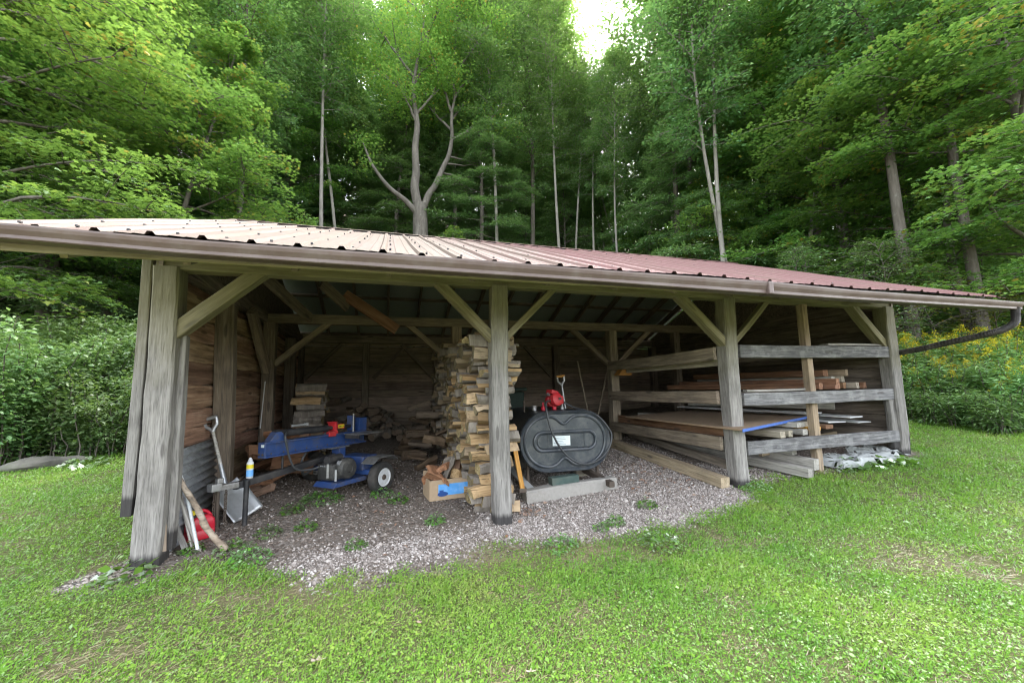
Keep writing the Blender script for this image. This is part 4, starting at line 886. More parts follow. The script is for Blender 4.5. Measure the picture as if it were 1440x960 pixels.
for s_ in (1,-1):
    yy=s_*sgn*HT; wx=0; gzw=G(*(Mid+Vector((ux,uy))*0+ (WR-Mid)*(s_)))-GZ; r=.19
    w=MB(); Rw=Matrix.Rotation(R_(90),3,'X')
    w.lathe([(.105,-.055),(.15,-.062),(.178,-.055),(.19,-.035),(.19,.035),(.178,.055),(.15,.062),(.105,.055)],36,(0,yy,r+gzw),Rw,cap=False); ty_=w.build('wheel',M['rubber'],sp,smooth=True)
    w=MB(); o_=s_*sgn
    w.lathe([(.108,.05),(.112,.06),(.104,.062),(.095,.045),(.085,.015),(.06,.012),(.055,.02),(.04,.022),(.02,.022),(0.001,.022)],32,(0,yy,r+gzw),Matrix.Rotation(R_(-90*o_),3,'X')); w.lathe([(.108,-.05),(.112,-.058),(.10,-.06),(.09,-.04),(.085,.0),(.0,.0)],32,(0,yy,r+gzw),Matrix.Rotation(R_(-90*o_),3,'X'),cap=False)
    rm=w.build('rim',M['whitepaint'],ty_,smooth=True)
    w=MB(); w.lathe([(.036,.02),(.036,.05),(.028,.062),(.001,.064)],16,(0,yy,r+gzw),Matrix.Rotation(R_(-90*o_),3,'X'))
    for k in range(5): a=k*1.2566; w.lathe([(.008,.02),(.008,.034)],6,(.052*math.cos(a),yy,r+gzw+.052*math.sin(a)),Matrix.Rotation(R_(-90*o_),3,'X'))
    w.build('hub',M['rust'],ty_,smooth=True)
    f=MB(); f.prism([(-.20,0),(-.12,.055),(.14,.06),(.24,.0),(.24,.01),(.14,.07),(-.12,.065),(-.20,.012)],(1,0,0),(0,0,1),(0,.20,0),(0,yy-.10,.385+gzw)); f.build('fender',M['steel'],sp,bevel=.003)
# spray can standing on the tongue
cpos=Matrix.Translation(sp.location)@Matrix.Rotation(ang,4,'Z')@Vector((1.30,0,Tz+.018))
ca=thing('spray_can','white spray can with blue and yellow print standing on the splitter tongue','spray can',tuple(cpos),.4)
m=MB(); m.lathe([(.030,0),(.033,.004),(.033,.15),(.031,.16),(.022,.172)],22); m.build('can',M['whitepaint'],ca,smooth=True)
m=MB(); m.lathe([(.0335,.02),(.0335,.085)],22,cap=False); m.build('blue_band',M['bluepanel'],ca,smooth=True); m=MB(); m.lathe([(.0336,.10),(.0336,.14)],22,cap=False); m.build('yellow_band',M['yellow'],ca,smooth=True)
m=MB(); m.lathe([(.021,.172),(.021,.19),(.012,.195),(.012,.21),(.001,.212)],16); m.build('cap',M['whitepaint'],ca,smooth=True)
# scoop shovel leaning on the slab wall post
tp=at_y(295,588,1.12); el=at_y(316,678,1.02); 
t_,X,sd=dshovel('scoop_shovel','aluminium grain scoop with wooden shaft and grey D grip leaning on the wall post',tp,el,(M['palepole'],M['alu']),M['alu'])
m=MB(); m.tube([el-X*.07,el+X*.20],[.026,.021],12); m.build('socket',M['alu'],t_,smooth=True)
# blade: a dished plate hanging on down from the socket
c1=el-X*.04; tipc=at_y(341,712,.92); ax=(tipc-c1).normalized(); Lb=.41; sd2=Vector((.80,.35,-.1)); sd2=(sd2-ax*sd2.dot(ax)).normalized(); nb=ax.cross(sd2).normalized()
V=[];Fc=[];nu,nvv=12,12
for i in range(nu+1):
    s=i/nu; wv=.10+.055*min(1,s*3)
    for j in range(nvv+1):
        q=j/nvv*2-1; edge=abs(q)**3*.05*(1-.5*s); corr=.004*math.cos(q*16)*(s>.12)
        back=.055*math.exp(-s*7)
        V.append(c1+ax*(Lb*s)+sd2*(wv*q)+nb*(edge+corr+back-.02))
for i in range(nu):
    for j in range(nvv): Fc.append((i*(nvv+1)+j,i*(nvv+1)+j+1,(i+1)*(nvv+1)+j+1,(i+1)*(nvv+1)+j))
m=MB(); m.add(V,Fc); o=m.build('scoop_blade',M['alu'],t_,smooth=True); md=o.modifiers.new('s','SOLIDIFY'); md.thickness=.003
# red fuel can
q=ground(280,752); gc=thing('fuel_can','red plastic fuel can with yellow cap on the ground by the corrugated iron','fuel can',(.20,.52,G(.2,.52)+.0),.75)
m=MB(); loft(m,[[(a*w,b*d,z) for a,b in ((1,.6),(.8,1),(-.8,1),(-1,.6),(-1,-.6),(-.8,-1),(.8,-1),(1,-.6))] for z,w,d in ((0,.125,.075),(.012,.14,.09),(.10,.14,.09),(.11,.134,.084),(.12,.14,.09),(.21,.135,.088),(.255,.10,.075),(.27,.06,.06))]); m.build('body',M['redplastic'],gc,bevel=.01,smooth=True)
m=MB(); m.tube(smooth_path([Vector(q) for q in ((.11,0,.235),(.06,0,.30),(-.03,0,.325),(-.09,0,.30),(-.115,0,.225))],6),.019,10); m.build('handle',M['redplastic'],gc,smooth=True)
m=MB(); m.tube([(-.07,-.03,.25),(-.09,-.03,.30)],.022,12); m.build('spout_collar',M['black'],gc,smooth=True)
m=MB(); m.lathe([(.034,0),(.034,.03),(.018,.035),(.018,.05)],16,(-.092,-.03,.298),Matrix.Rotation(-.4,3,'Y')); m.build('cap',M['yellow'],gc,smooth=True)
gc.scale=(.8,.8,.8)
# sticks and poles leaning behind the corner post
def branch(name,pts,r,mat,label,cat='stick',n=10):
    pp=smooth_path([Vector(p) for p in pts],6); k=len(pp); m=MB()
    m.tube([p+Vector((rnd.uniform(-.004,.004),rnd.uniform(-.004,.004),0)) for p in pp],[r[0]+(r[1]-r[0])*i/(k-1)+rnd.uniform(-.0025,.0025) for i in range(k)],n); return props(m.build(name,M[mat],None,smooth=True),label,cat)
branch('branch',[at_y(241,650,.24),at_y(257,682,.22),at_y(277,714,.20),at_y(292,744,.18),at_y(318,773,.15)],(.021,.028),'branch','thick peeled branch leaning slantwise in front of the red fuel can')
o=member('pole',at_y(246,678,.30),at_y(281,774,.24),.034,.024,M['palepole'],None,ch=.006); props(o,'flat pale pole leaning behind the thick branch, nearer the corner post','pole')
m=MB(); m.tube([at_y(241,635,.33),at_y(262,690,.28),at_y(278,772,.20)],.014,10); props(m.build('pipe',M['whitepaint'],None,smooth=True),'thin white pipe leaning between the branch and the pale pole','pipe')
o=member('pole',at_y(240,632,.36),at_y(270,768,.26),.026,.02,M['palepole'],None,ch=.006); props(o,'slim grey wooden pole leaning beside the white pipe','pole')
o=member('stake',at_y(236,712,.28),at_y(260,770,.2),.05,.02,M['grey'],None); props(o,'short grey stake leaning low against the corner post','stake')
o=member('split_stake',at_y(234,655,.13),at_y(229,775,.08),.045,.03,M['branch'],None,wob=.012); props(o,'splintered stake standing upright against the right side of the corner post','stake')
# thin white cane against the inner left post
o=member('cane',at_y(373,536,2.86),at_y(366,602,2.8),.012,.012,M['whitepanel'],None,ch=.004); props(o,'thin white cane leaning on the inner left post','cane')
# ================================================================== lumber
def lumber(name,p0,p1,w,h,mat,label,cat='lumber',group=None,up=(0,0,1)): return props(member(name,p0,p1,w,h,M[mat],None,up=up,wob=.004),label,cat,group)
fz=lambda px,py,z: at_z(px,py,z)
lumber('timber',(5.93,.06,G(5.93,.06)+.075),(5.78,2.75,G(5.78,2.75)+.07),.135,.13,'tan','long tan square timber lying on the gravel in front of the rack')
lumber('timber',(7.13,-.12,.235),(6.55,2.6,.42),.13,.12,'greytimber','nearest of the grey square timbers lying under the rack, its end towards the lawn')
lumber('timber',(7.40,-.0,.30),(6.9,2.7,.47),.13,.14,'greytimber','grey square timber under the rack set back beside the nearest one')
lumber('timber',(7.42,.32,.44),(6.7,2.7,.50),.13,.11,'greytimber','rearmost grey timber under the rack, resting on the others')
lumber('board',(7.05,.55,.42),(9.0,.85,.52),.05,.14,'tan','mossy tan board lying crosswise under the low rack rail')
lumber('board',(6.35,.4,.30),(6.35,2.8,.5),.1,.1,'darkwood','dark timber in the shade under the inner rack rail')
# bottom shelf
SZ=.672
lumber('lumber_board',(6.86,.0,SZ+.05),(6.50,2.85,SZ+.07),.10,.085,'timber','pale sawn timber on the lowest rack shelf, left of the pair with clean ends',group=None)
lumber('lumber_board',(7.06,.05,SZ+.05),(6.75,2.85,SZ+.07),.085,.085,'timber','pale sawn timber on the lowest rack shelf, right of the pair with clean ends')
lumber('lumber_board',(7.42,.18,SZ+.14),(6.7,2.9,SZ+.17),.22,.07,'greytimber','wide grey plank lying above the paired timbers under the blue edged sheet')
lumber('lumber_board',(7.38,.10,SZ+.05),(7.1,2.9,SZ+.07),.10,.075,'greytimber','short grey timber end below the wide plank on the lowest shelf')
lumber('lumber_board',(7.70,.32,SZ+.13),(7.2,2.9,SZ+.15),.12,.07,'timber','sawn board passing just behind the slim tan post on the lowest shelf')
c4=[at_z(1049,605,.835),at_z(1136,587,.86)]; c4[0]+=(c4[0]-c4[1]).normalized()*.1; print('ply',c4); d_=Vector((-.02,1,0)).normalized()
lm=[c4[0],c4[1],c4[1]+d_*2.35+Vector((0,0,.02)),c4[0]+d_*2.45+Vector((0,0,.02))]
ps=thing('plywood_sheet','brown plywood sheet with bright blue edge lying on the lowest rack shelf','plywood sheet')
m=MB(); up_=Vector((0,0,.02)); m.add([v for v in lm]+[v+up_ for v in lm],[(3,2,1,0),(4,5,6,7),(0,1,5,4),(1,2,6,5),(2,3,7,6),(3,0,4,7)]); m.build('sheet',M['ply'],ps)
e=(c4[1]-c4[0]); nn=Vector((e.y,-e.x,0)).normalized()*.006
m=MB(); vs=[c4[0]+nn-up_*.6,c4[1]+nn-up_*.6,c4[1]+nn+up_*1.15,c4[0]+nn+up_*1.15]; m.add(vs+[v-nn*.8 for v in vs],[(0,1,2,3),(7,6,5,4),(0,4,5,1),(1,5,6,2),(2,6,7,3),(3,7,4,0)]); m.build('blue_edge',M['bluefoam'],ps)
# inner face supports under the sheet seen from the gravel side
lumber('lumber_board',(6.22,.3,SZ+.10),(6.2,2.9,SZ+.11),.05,.13,'redboard','brown plank set on edge along the inner side of the lowest shelf')
for i,(a,b,z,w,lab) in enumerate((((8.35,.35),(8.82,2.7),.80,.3,'white panel at the bottom of the slid pile on the lowest shelf'),((8.62,.25),(8.3,2.7),.87,.34,'white panel in the middle of the slid pile, reaching furthest right'),((8.15,.5),(7.6,2.8),.93,.36,'grey white panel on top of the slid pile on the lowest shelf'),((8.85,.3),(8.8,2.6),.78,.3,'narrow white panel at the rack end of the slid pile'))):
    lumber('panel_board',(a[0],a[1],z),(b[0],b[1],z+.04),w,.016,'whitepanel',lab,'panel')
lumber('yellow_board',(7.78,.25,.735),(7.5,2.6,.76),.22,.05,'handle','orange yellow board under the white panels','lumber'); lumber('red_board',(8.12,.3,.745),(8.0,2.6,.76),.16,.06,'redboard','reddish brown board next to the yellow one under the white panels')
lumber('plank',(8.62,.55,1.04),(7.75,2.8,1.06),.04,.14,'greytimber','grey plank with pale cut end propped above the white panels')
# middle shelf
MS=1.284
mids=[((7.83,.15),.09,.09,0.0,'redboard','reddish board at the left of the middle shelf front row'),((8.00,.05),.10,.06,0.,'redboard','reddish board with rough pale end on the middle shelf, second in the front row'),((8.13,.12),.09,.15,.0,'redboard','tall reddish board with torn pale end on the middle shelf'),((8.52,.5),.10,.05,.0,'brown','brown board lying flat at the back of the middle shelf'),((8.67,.40),.09,.09,.0,'redboard','square reddish timber by the right end of the middle shelf'),((8.80,.30),.09,.09,0,'timber','pale square timber end low in the right cluster of the middle shelf'),((8.92,.28),.09,.09,.0,'redboard','reddish timber at the far right of the middle shelf'),((8.72,.45),.10,.09,.10,'timber','pale square timber on top of the right cluster'),((8.58,.5),.10,.09,.10,'greytimber','grey square timber beside the topmost pale one on the middle shelf'),((8.50,.55),.14,.10,.195,'redboard','thick reddish timber highest on the middle shelf'),((8.77,.42),.08,.10,.195,'tan','yellowish timber end highest in the right cluster')]
for (a,w,h,dz,mt,lab) in mids:
    lumber('shelf_timber',(a[0],a[1],MS+.012+dz+h/2),(a[0]-.45,2.9,MS+.03+dz+h/2),w,h,mt,lab)
lumber('shelf_strip',(6.4,.1,MS+.02),(7.5,.16,MS+.02),.07,.03,'greytimber','thin grey strip lying along the middle rack rail')
# top shelf
lumber('top_board',(7.9,.10,1.93),(9.1,.14,1.935),.14,.03,'greytimber','thin pale board lying on the top rack rail, right half')
lumber('top_board',(6.4,.5,1.93),(8.9,.55,1.94),.2,.03,'brown','brown board on the top shelf behind the rail')
m=MB(); a=at_y(880,520,2.6); m.prism([(-.16,-.10),(.13,-.10),(.09,.06),(.02,.12)],(1,0,0),(0,0,1),(0,.18,0),tuple(a)); props(m.build('wood_wedge',M['orange'],None,bevel=.006),'orange wooden wedge lying on the middle shelf near the inner rack post','wedge')
# torn white tarp and rubble at the foot of the rack end
p0=Vector((8.25,.05,0)); V=[];Fc=[];nx_,ny_=26,14
for i in range(nx_+1):
    for j in range(ny_+1):
        x=7.75+1.35*i/nx_; y=-.12+.5*j/ny_+.06*math.sin(i*.9); V.append((x,y,G(x,y)+.05+.13*float(fbm(x*5,y*7,77,3))*(1 if 1<i<nx_-1 and 0<j<ny_ else .2)-.02))
for i in range(nx_):
    for j in range(ny_):
        if (i*7+j*5)%11 and not (i>20 and j<2): Fc.append((i*(ny_+1)+j,i*(ny_+1)+j+1,(i+1)*(ny_+1)+j+1,(i+1)*(ny_+1)+j))
m=MB(); m.add(V,Fc); props(m.build('crumpled_tarp',M['tarp'],None),'torn white plastic sheeting crumpled on the ground at the rack end','tarp')
# stone by the bushes, leaves on the lawn
q=ground(62,657); st_=MB(); 
for i in range(9):
    for j in range(12):
        a=j/12*2*math.pi; s=(i-4)/4.2; r_=math.sqrt(max(0,1-s*s)); st_.v.append((s*.62,.2*r_*math.cos(a)*(1+.3*math.sin(3*s+a)),.14*r_*math.sin(a)*(1+.25*math.sin(5*s+2*a))))
st_.f=[(i*12+j,i*12+(j+1)%12,(i+1)*12+(j+1)%12,(i+1)*12+j) for i in range(8) for j in range(12)]; st_.m=[0]*len(st_.f)
o=st_.build('flat_stone',M['stone'],None,smooth=True); o.location=(q.x,q.y,q.z+.05); o.scale=(.8,.8,.8); o.rotation_euler=(0,-.03,.35); props(o,'long flat mossy stone at the edge of the left bushes','stone')
for i,(px,py,s,tn,lab) in enumerate(((437,937,.075,.9,'pale curled dead leaf on the lawn at the lower left of the picture'),(735,831,.05,.1,'reddish dead leaf on the lawn straight below the middle post'),(870,847,.05,.2,'reddish dead leaf on the lawn below the fuel tank'),(741,955,.05,1.,'greyish dead leaf on the lawn at the bottom of the picture'),(590,882,.04,.5,'small tan dead leaf on the lawn left of centre'),(372,748,.06,.0,'orange red leaf on the ground in front of the splitter jack'),(312,846,.04,.6,'small pale leaf near the foot of the corner post'))):
    q=ground(px,py); n_=1
    me=leaves('dead_leaf',np.array([[0,0,0.]]),np.array([[math.cos(i*2.),math.sin(i*2.),.1]]),np.array([[.2,.3,1.]]),np.array([s]),np.vstack([MAPLE[:,:2].T,(MAPLE[:,0]**2*.25+MAPLE[:,1]**2*.6)]).T,np.array([tn]))
    o=link('dead_leaf',me,M['deadleaf']); o.location=(q.x,q.y,float(gz(q.x,q.y))+.03); props(o,lab,'leaf','dead leaves on the lawn')
# weeds
def weed_mesh(seed,R,n,s):
    r=np.random.default_rng(seed); rr=R*np.sqrt(r.random(n)); a=r.uniform(0,6.28,n)
    P=np.stack([rr*np.cos(a),rr*np.sin(a),.02+r.random(n)*.10*(1-(rr/R)**2)],1)
    b=a+r.normal(0,1,n); T=np.stack([np.cos(b),np.sin(b),r.normal(.1,.3,n)],1); N=np.stack([r.normal(0,.4,n),r.normal(0,.4,n),np.ones(n)],1)
    return leaves('weed',P,T,N,r.uniform(.6,1.2,n)*s,np.array([(0,0,0),(.45,.36,.04),(1,0,-.1),(.45,-.36,.04)]),r.random(n))
WM=[weed_mesh(1,.22,340,.035),weed_mesh(2,.16,200,.034),weed_mesh(3,.12,120,.045),weed_mesh(4,.2,60,.10)]
wl=[(452,706,0,1.15,'bright leafy weed patch right in front of the splitter engine'),(537,697,1,1.,'weed clump beside the right splitter wheel'),(560,706,2,1.,'weed clump between the splitter wheel and the cardboard box'),(410,722,2,1.,'weed in front of the splitter tongue, left of the bright patch'),(378,752,1,.9,'weed at the foot of the splitter jack'),(330,775,1,1.,'weed beside the foot of the thick branch'),(350,790,1,1.2,'weed spreading on the bare earth in front of the jack'),(430,745,2,.9,'small weed on bare earth between jack and gravel'),(612,735,2,.9,'weed in front of the cardboard box'),(910,713,2,.9,'weed in the gravel right of the tank skid'),(865,738,2,.9,'lone weed in the gravel below the tank'),(845,745,2,.7,'small weed in the gravel left of the lone one below the tank'),(1066,690,1,1.1,'weed clump at the foot of the third front post'),(180,808,3,1.,'broad leaved weed at the foot of the corner post'),(1185,655,1,1.1,'weed growing out of the torn white sheeting'),(1215,658,3,1.2,'broad leaved plant at the rack end'),(1255,652,3,1.2,'broad leaved plant at the foot of the end post'),(1190,664,2,1.,'low weed at the lawn edge in front of the sheeting'),(790,770,1,1.1,'weed at the gravel edge below the middle post'),(120,655,3,1.3,'broad leaved plant beside the flat stone'),(270,775,2,.8,'weed behind the leaning poles'),(930,768,1,1.2,'weed at the gravel edge below the rack timber'),(500,770,2,.8,'weed in the pale gravel left of the middle post')]
for i,(px,py,k,s,lab) in enumerate(wl):
    q=ground(px,py); o=bpy.data.objects.new('weed',WM[k]); COL.objects.link(o)
    if not WM[k].materials: WM[k].materials.append(M['weed'])
    o.location=(q.x,q.y,float(gz(q.x,q.y))-.005); o.rotation_euler=(0,0,i*1.3); o.scale=(s,s*.85,s); props(o,lab,'weed','weeds around the shed')
# ================================================================== trees and undergrowth
def tubes(paths,name,ns=7):
    V=[];F=[];b=0
    for P,r in paths:
        P=np.asarray(P);k=len(P);n=ns if r[0]>.03 else 4
        T=np.gradient(P,axis=0);T/=np.linalg.norm(T,axis=1,keepdims=True)+1e-9
        ref=np.array([1.,0,0]) if abs(T[0,0])<.8 else np.array([0,1.,0])
        A_=np.cross(T,ref);A_/=np.linalg.norm(A_,axis=1,keepdims=True)+1e-9;B_=np.cross(T,A_)
        a=np.arange(n)/n*2*np.pi
        ring=P[:,None,:]+np.asarray(r)[:,None,None]*(A_[:,None,:]*np.cos(a)[None,:,None]+B_[:,None,:]*np.sin(a)[None,:,None])
        V.append(ring.reshape(-1,3)); i=np.arange(k-1)[:,None]*n; j=np.arange(n)[None,:]
        F.append(np.stack([i+j,i+(j+1)%n,i+n+(j+1)%n,i+n+j],-1).reshape(-1,4)+b); b+=k*n
    return np_mesh(name,np.concatenate(V),np.concatenate(F),smooth=True)
def gen_tree(seed,H,base,R,nl,nsub,nleaf,lsize,tmpl,style='broad',r0=.17,lean=0.,stems=None,az_pref=None):
    r=np.random.default_rng(seed); paths=[];LP=[];LT=[];LN=[];LS=[];LV=[]
    K=14; s=np.linspace(0,1,K)
    def trunk(hh,x0,y0,lx,ly,rad,wig=.25):
        w1,w2=r.normal(0,wig,2); ph=r.uniform(0,6,2)
        P=np.stack([x0+lx*s**1.2+w1*np.sin(s*5+ph[0])-w1*np.sin(ph[0]),y0+ly*s**1.2+w2*np.sin(s*4+ph[1])-w2*np.sin(ph[1]),hh*s-.3*(1-s)],1)
        rr=rad*(1-s*.88)*(1+.5*np.exp(-s*22)); paths.append((P,rr)); return P
    trunks=stems or [(H,0,0,lean,0,r0)]
    TP=[trunk(*t_) for t_ in trunks]
    for i in range(nl):
        P=TP[i%len(TP)]; hh=trunks[i%len(TP)][0]; f=(i+.5)/nl; t=base+(1-base)*f**.9*.98
        o=np.array([np.interp(t,s,P[:,q]) for q in range(3)]); az=i*2.39996+r.normal(0,.35)
        if az_pref is not None and r.random()<.5: az=az_pref+r.normal(0,.8)
        tt=f
        if style=='broad': L=R*(.72+.55*math.sin(math.pi*min(1,tt*.9+.12)))*(1-tt)**.45*r.uniform(.6,1.1); e=.28+.9*tt+r.normal(0,.2); dr=.30
        elif style=='tall': L=R*(.45+.6*math.sin(math.pi*tt))*r.uniform(.55,1.1); e=.35+.8*tt+r.normal(0,.2); dr=.15
        else: L=R*(1-tt)**.8*r.uniform(.7,1.1)+.3; e=.05+.3*tt-.12; dr=.20
        L=max(L,.5); q=np.linspace(0,1,7)
        hx,hy=math.cos(az),math.sin(az); side=np.array([-hy,hx,0.])
        w=r.normal(0,.12)*L
        LPth=o+np.stack([hx*L*math.cos(e)*q,hy*L*math.cos(e)*q,L*math.sin(e)*q-dr*L*q*q],1)+side*(w*np.sin(q*3))[:,None]
        rad=max(.009,.0115*L*(1-.5*tt)); paths.append((LPth,rad*(1-.9*q)+.004))
        for j in range(nsub):
            sj=.18+.82*(j+r.random())/nsub; ob=np.array([np.interp(sj,q,LPth[:,k]) for k in range(3)])
            sa=az+(1 if j%2 else -1)*r.uniform(.5,1.15); l=L*(.48-.22*sj)*r.uniform(.6,1.25)+.22
            qq=np.linspace(0,1,4); ee=r.normal(.10,.16) if style!='hemlock' else r.normal(-.12,.08)
            dirv=np.array([math.cos(sa),math.sin(sa),ee]); sub=ob+dirv*(l*qq)[:,None]; sub[:,2]-=.16*l*qq**2
            paths.append((sub,(.012*(1-.8*qq)+.002)*min(1,l)))
            n=max(4,int(nleaf*l*r.uniform(.6,1.3))); v=r.uniform(.05,1.08,n)
            pos=ob+dirv*(l*v)[:,None]; pos[:,2]-=.16*l*v**2; sd=np.array([-math.sin(sa),math.cos(sa),0])
            spread=(.23*l+.05)*(1.15-.6*v)
            off=r.normal(0,1,n)*spread; pos=pos+sd*off[:,None]; pos[:,2]+=r.normal(0,.05 if style!='tall' else .13,n)-np.abs(off)*.18
            la=sa+np.sign(off)*r.uniform(.1,1.1,n)
            LP.append(pos); LT.append(np.stack([np.cos(la),np.sin(la),r.normal(-.22,.25,n)],1))
            tl=.34 if style!='tall' else .6
            LN.append(np.stack([r.normal(0,tl,n),r.normal(0,tl,n),np.ones(n)],1)); LS.append(r.uniform(.65,1.2,n)*lsize)
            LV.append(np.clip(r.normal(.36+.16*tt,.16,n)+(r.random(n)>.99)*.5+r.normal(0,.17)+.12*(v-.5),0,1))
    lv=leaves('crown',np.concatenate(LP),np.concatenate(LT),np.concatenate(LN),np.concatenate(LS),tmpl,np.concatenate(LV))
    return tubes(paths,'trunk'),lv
def make_proto(name,tm,lm,bmat,lmat):
    tm.materials.append(M[bmat]); lm.materials.append(M[lmat]); return (name,tm,lm)
def place(proto,x,y,sc_=1.,rz=0.,label=None,cat='tree',group=None,z=None,sz=None):
    name,tm,lm=proto
    o=bpy.data.objects.new(name,None); COL.objects.link(o); o.empty_display_size=.2
    o.location=(x,y,(G(x,y) if z is None else z)-.05); o.rotation_euler=(0,0,rz); o.scale=(sc_,sc_,sz or sc_)
    props(o,label,cat,group)
    a=bpy.data.objects.new('trunk' if cat=='tree' else 'stems',tm); COL.objects.link(a); a.parent=o
    b=bpy.data.objects.new('crown' if cat=='tree' else 'foliage',lm); COL.objects.link(b); b.parent=o
    return o
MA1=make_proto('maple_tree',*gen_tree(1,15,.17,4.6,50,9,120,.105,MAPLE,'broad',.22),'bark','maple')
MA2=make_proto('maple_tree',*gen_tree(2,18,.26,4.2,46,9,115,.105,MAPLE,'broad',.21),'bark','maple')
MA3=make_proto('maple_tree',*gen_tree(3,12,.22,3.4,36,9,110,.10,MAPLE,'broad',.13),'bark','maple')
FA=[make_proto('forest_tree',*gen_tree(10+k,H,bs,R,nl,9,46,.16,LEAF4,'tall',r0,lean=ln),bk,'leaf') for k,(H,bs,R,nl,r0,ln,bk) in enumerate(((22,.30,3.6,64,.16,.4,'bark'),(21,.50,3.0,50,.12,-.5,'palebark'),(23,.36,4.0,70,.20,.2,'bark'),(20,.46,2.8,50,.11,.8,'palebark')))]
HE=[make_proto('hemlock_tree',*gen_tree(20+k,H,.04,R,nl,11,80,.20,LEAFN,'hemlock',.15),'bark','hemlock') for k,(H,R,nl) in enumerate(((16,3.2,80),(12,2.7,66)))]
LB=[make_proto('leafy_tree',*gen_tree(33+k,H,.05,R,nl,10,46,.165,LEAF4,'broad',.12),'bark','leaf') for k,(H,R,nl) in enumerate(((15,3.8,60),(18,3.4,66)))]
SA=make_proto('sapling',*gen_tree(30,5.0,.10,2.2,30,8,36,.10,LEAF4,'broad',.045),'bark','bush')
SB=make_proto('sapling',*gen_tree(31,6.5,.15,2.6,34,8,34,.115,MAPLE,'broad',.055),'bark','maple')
# the big forked tree: thick left stem, curved right stem, low limb to the left
def forked():
    r=np.random.default_rng(77); paths=[];tips=[]
    def P_(pts,ra,rb):
        pp=np.array([tuple(v) for v in smooth_path([Vector(p) for p in pts],6)]); paths.append((pp,np.linspace(ra,rb,len(pp)))); return pp
    P_([(.1,.1,-5.5),(.05,0,-2),(0,0,.8),(-.03,0,1.6)],.42,.30)
    L1=P_([(-.05,0,1.3),(-.26,.05,2.3),(-.20,.05,3.2),(-.27,0,4.4),(-.18,0,5.6),(-.36,.1,7.2),(-.22,.1,8.6),(.1,0,11),(.2,.2,14.5)],.23,.03)
    R1=P_([(.05,0,1.2),(.42,.0,2.2),(.72,.0,2.7),(1.22,.1,3.9),(1.5,.1,4.6),(1.66,.1,5.6),(1.60,0,6.6),(1.78,0,7.9),(1.78,.2,9.4),(2.3,.2,14.)],.17,.03)
    lowl=P_([(-.05,0,1.0),(-.7,.0,1.6),(-1.5,.0,2.1),(-2.2,.1,3.0),(-2.6,.2,4.0)],.16,.03)
    br=[(L1,.50,-1.2,1.8),(L1,.55,1.2,2.4),(L1,.6,-1.6,2.6),(L1,.68,.6,3.),(L1,.72,-1.,3.4),(L1,.82,.5,3.),(L1,.9,-.8,2.6),(L1,.97,.3,2.2),
        (R1,.55,1.5,2.6),(R1,.6,-.6,3.),(R1,.66,1.1,3.6),(R1,.7,-1.,3.2),(R1,.76,.9,3.8),(R1,.82,-.5,3.2),(R1,.88,.8,3.4),(R1,.95,-.2,2.6),(R1,.99,.6,2.4)]
    for P,t,lat,L in br:
        o=P[int(t*(len(P)-1))]; up=r.uniform(.9,1.5); d=np.array([lat,r.normal(0,.7),up*1.3]); d/=np.linalg.norm(d)
        q=np.linspace(0,1,9)[:,None]; c=o+d*L*q+np.array([lat*.15,0,.35])*L*.4*q**2+r.normal(0,.05,(9,3))*q
        paths.append((c,np.linspace(.075,.014,9))); tips.append((c,L))
        for k in range(4):
            oo=c[3+k]; d2=d+r.normal(0,.55,3); d2/=np.linalg.norm(d2); l2=L*r.uniform(.35,.6); c2=oo+d2*l2*np.linspace(0,1,5)[:,None]; paths.append((c2,np.linspace(.03,.006,5))); tips.append((c2,l2))
    # bare dead twigs low on the right stem
    for t,lat,L,e in ((.30,1.,1.9,.05),(.36,1.,2.2,.25),(.43,1.,2.1,.12),(.27,.8,1.2,.35)):
        o=R1[int(t*(len(R1)-1))]; q=np.linspace(0,1,7)[:,None]; c=o+np.array([lat,.1,e])*L*q+r.normal(0,.04,(7,3))*q; paths.append((c,np.linspace(.05,.012,7)))
    LP=[];LT=[];LN=[]
    for c,L in tips+[(lowl[12:],1.5)]:
        for k in range(5):
            n=int(62*L**.5); ctr=c[r.integers(len(c)//2,len(c))]+r.normal(0,.3,3); a=r.uniform(0,6.28)
            sp=np.array([.42,.42,.10]); pos=ctr+r.normal(0,1,(n,3))*sp; LP.append(pos)
            b=r.uniform(0,6.28,n); LT.append(np.stack([np.cos(b),np.sin(b),r.normal(-.3,.3,n)],1)); LN.append(np.stack([r.normal(0,.45,n),r.normal(0,.45,n),np.ones(n)],1))
    LP=np.concatenate(LP); n=len(LP)
    return tubes(paths,'trunk',10),leaves('crown',LP,np.concatenate(LT),np.concatenate(LN),r.uniform(.07,.12,n),MAPLE,np.clip(r.normal(.62,.2,n),0,1))
FK=make_proto('forked_tree',*forked(),'forkbark','maple')
def dirpt(px,dist,py=480):
    """ground spot seen in the direction of a picture column, at a distance from the viewpoint"""
    d=ray(px,py); a=math.atan2(d[0],d[1]); return CAM[0]+dist*math.sin(a),CAM[1]+dist*math.cos(a)
GS='trees on the wooded slope behind the shed'
def T(proto,px,dist,sc_=1.,rz=0.,label=None,**kw):
    x,y=dirpt(px,dist); return place(proto,x,y,sc_,rz,label,group=kw.pop('group',GS),**kw)
T(FK,590,19.,1.0,0.25,z=8.6,label='big forked grey tree with bare curved limbs rising behind the roof ridge')
T(MA1,-95,14.2,1.0,.4,'big bright maple spreading its layered boughs over the left end of the roof')
T(MA3,265,15.5,1.0,2.,'medium maple whose lowest bough hangs over the roof, right of the big left maple')
T(MA2,150,20,1.1,1.,'tall maple standing behind the big bright maple on the left')
T(FA[1],452,19,.95,.5,'slim pale tree, the left one of two close trunks left of the forked tree')
T(FA[3],474,20,.95,1.5,'slim pale tree, the right one of two close trunks left of the forked tree')
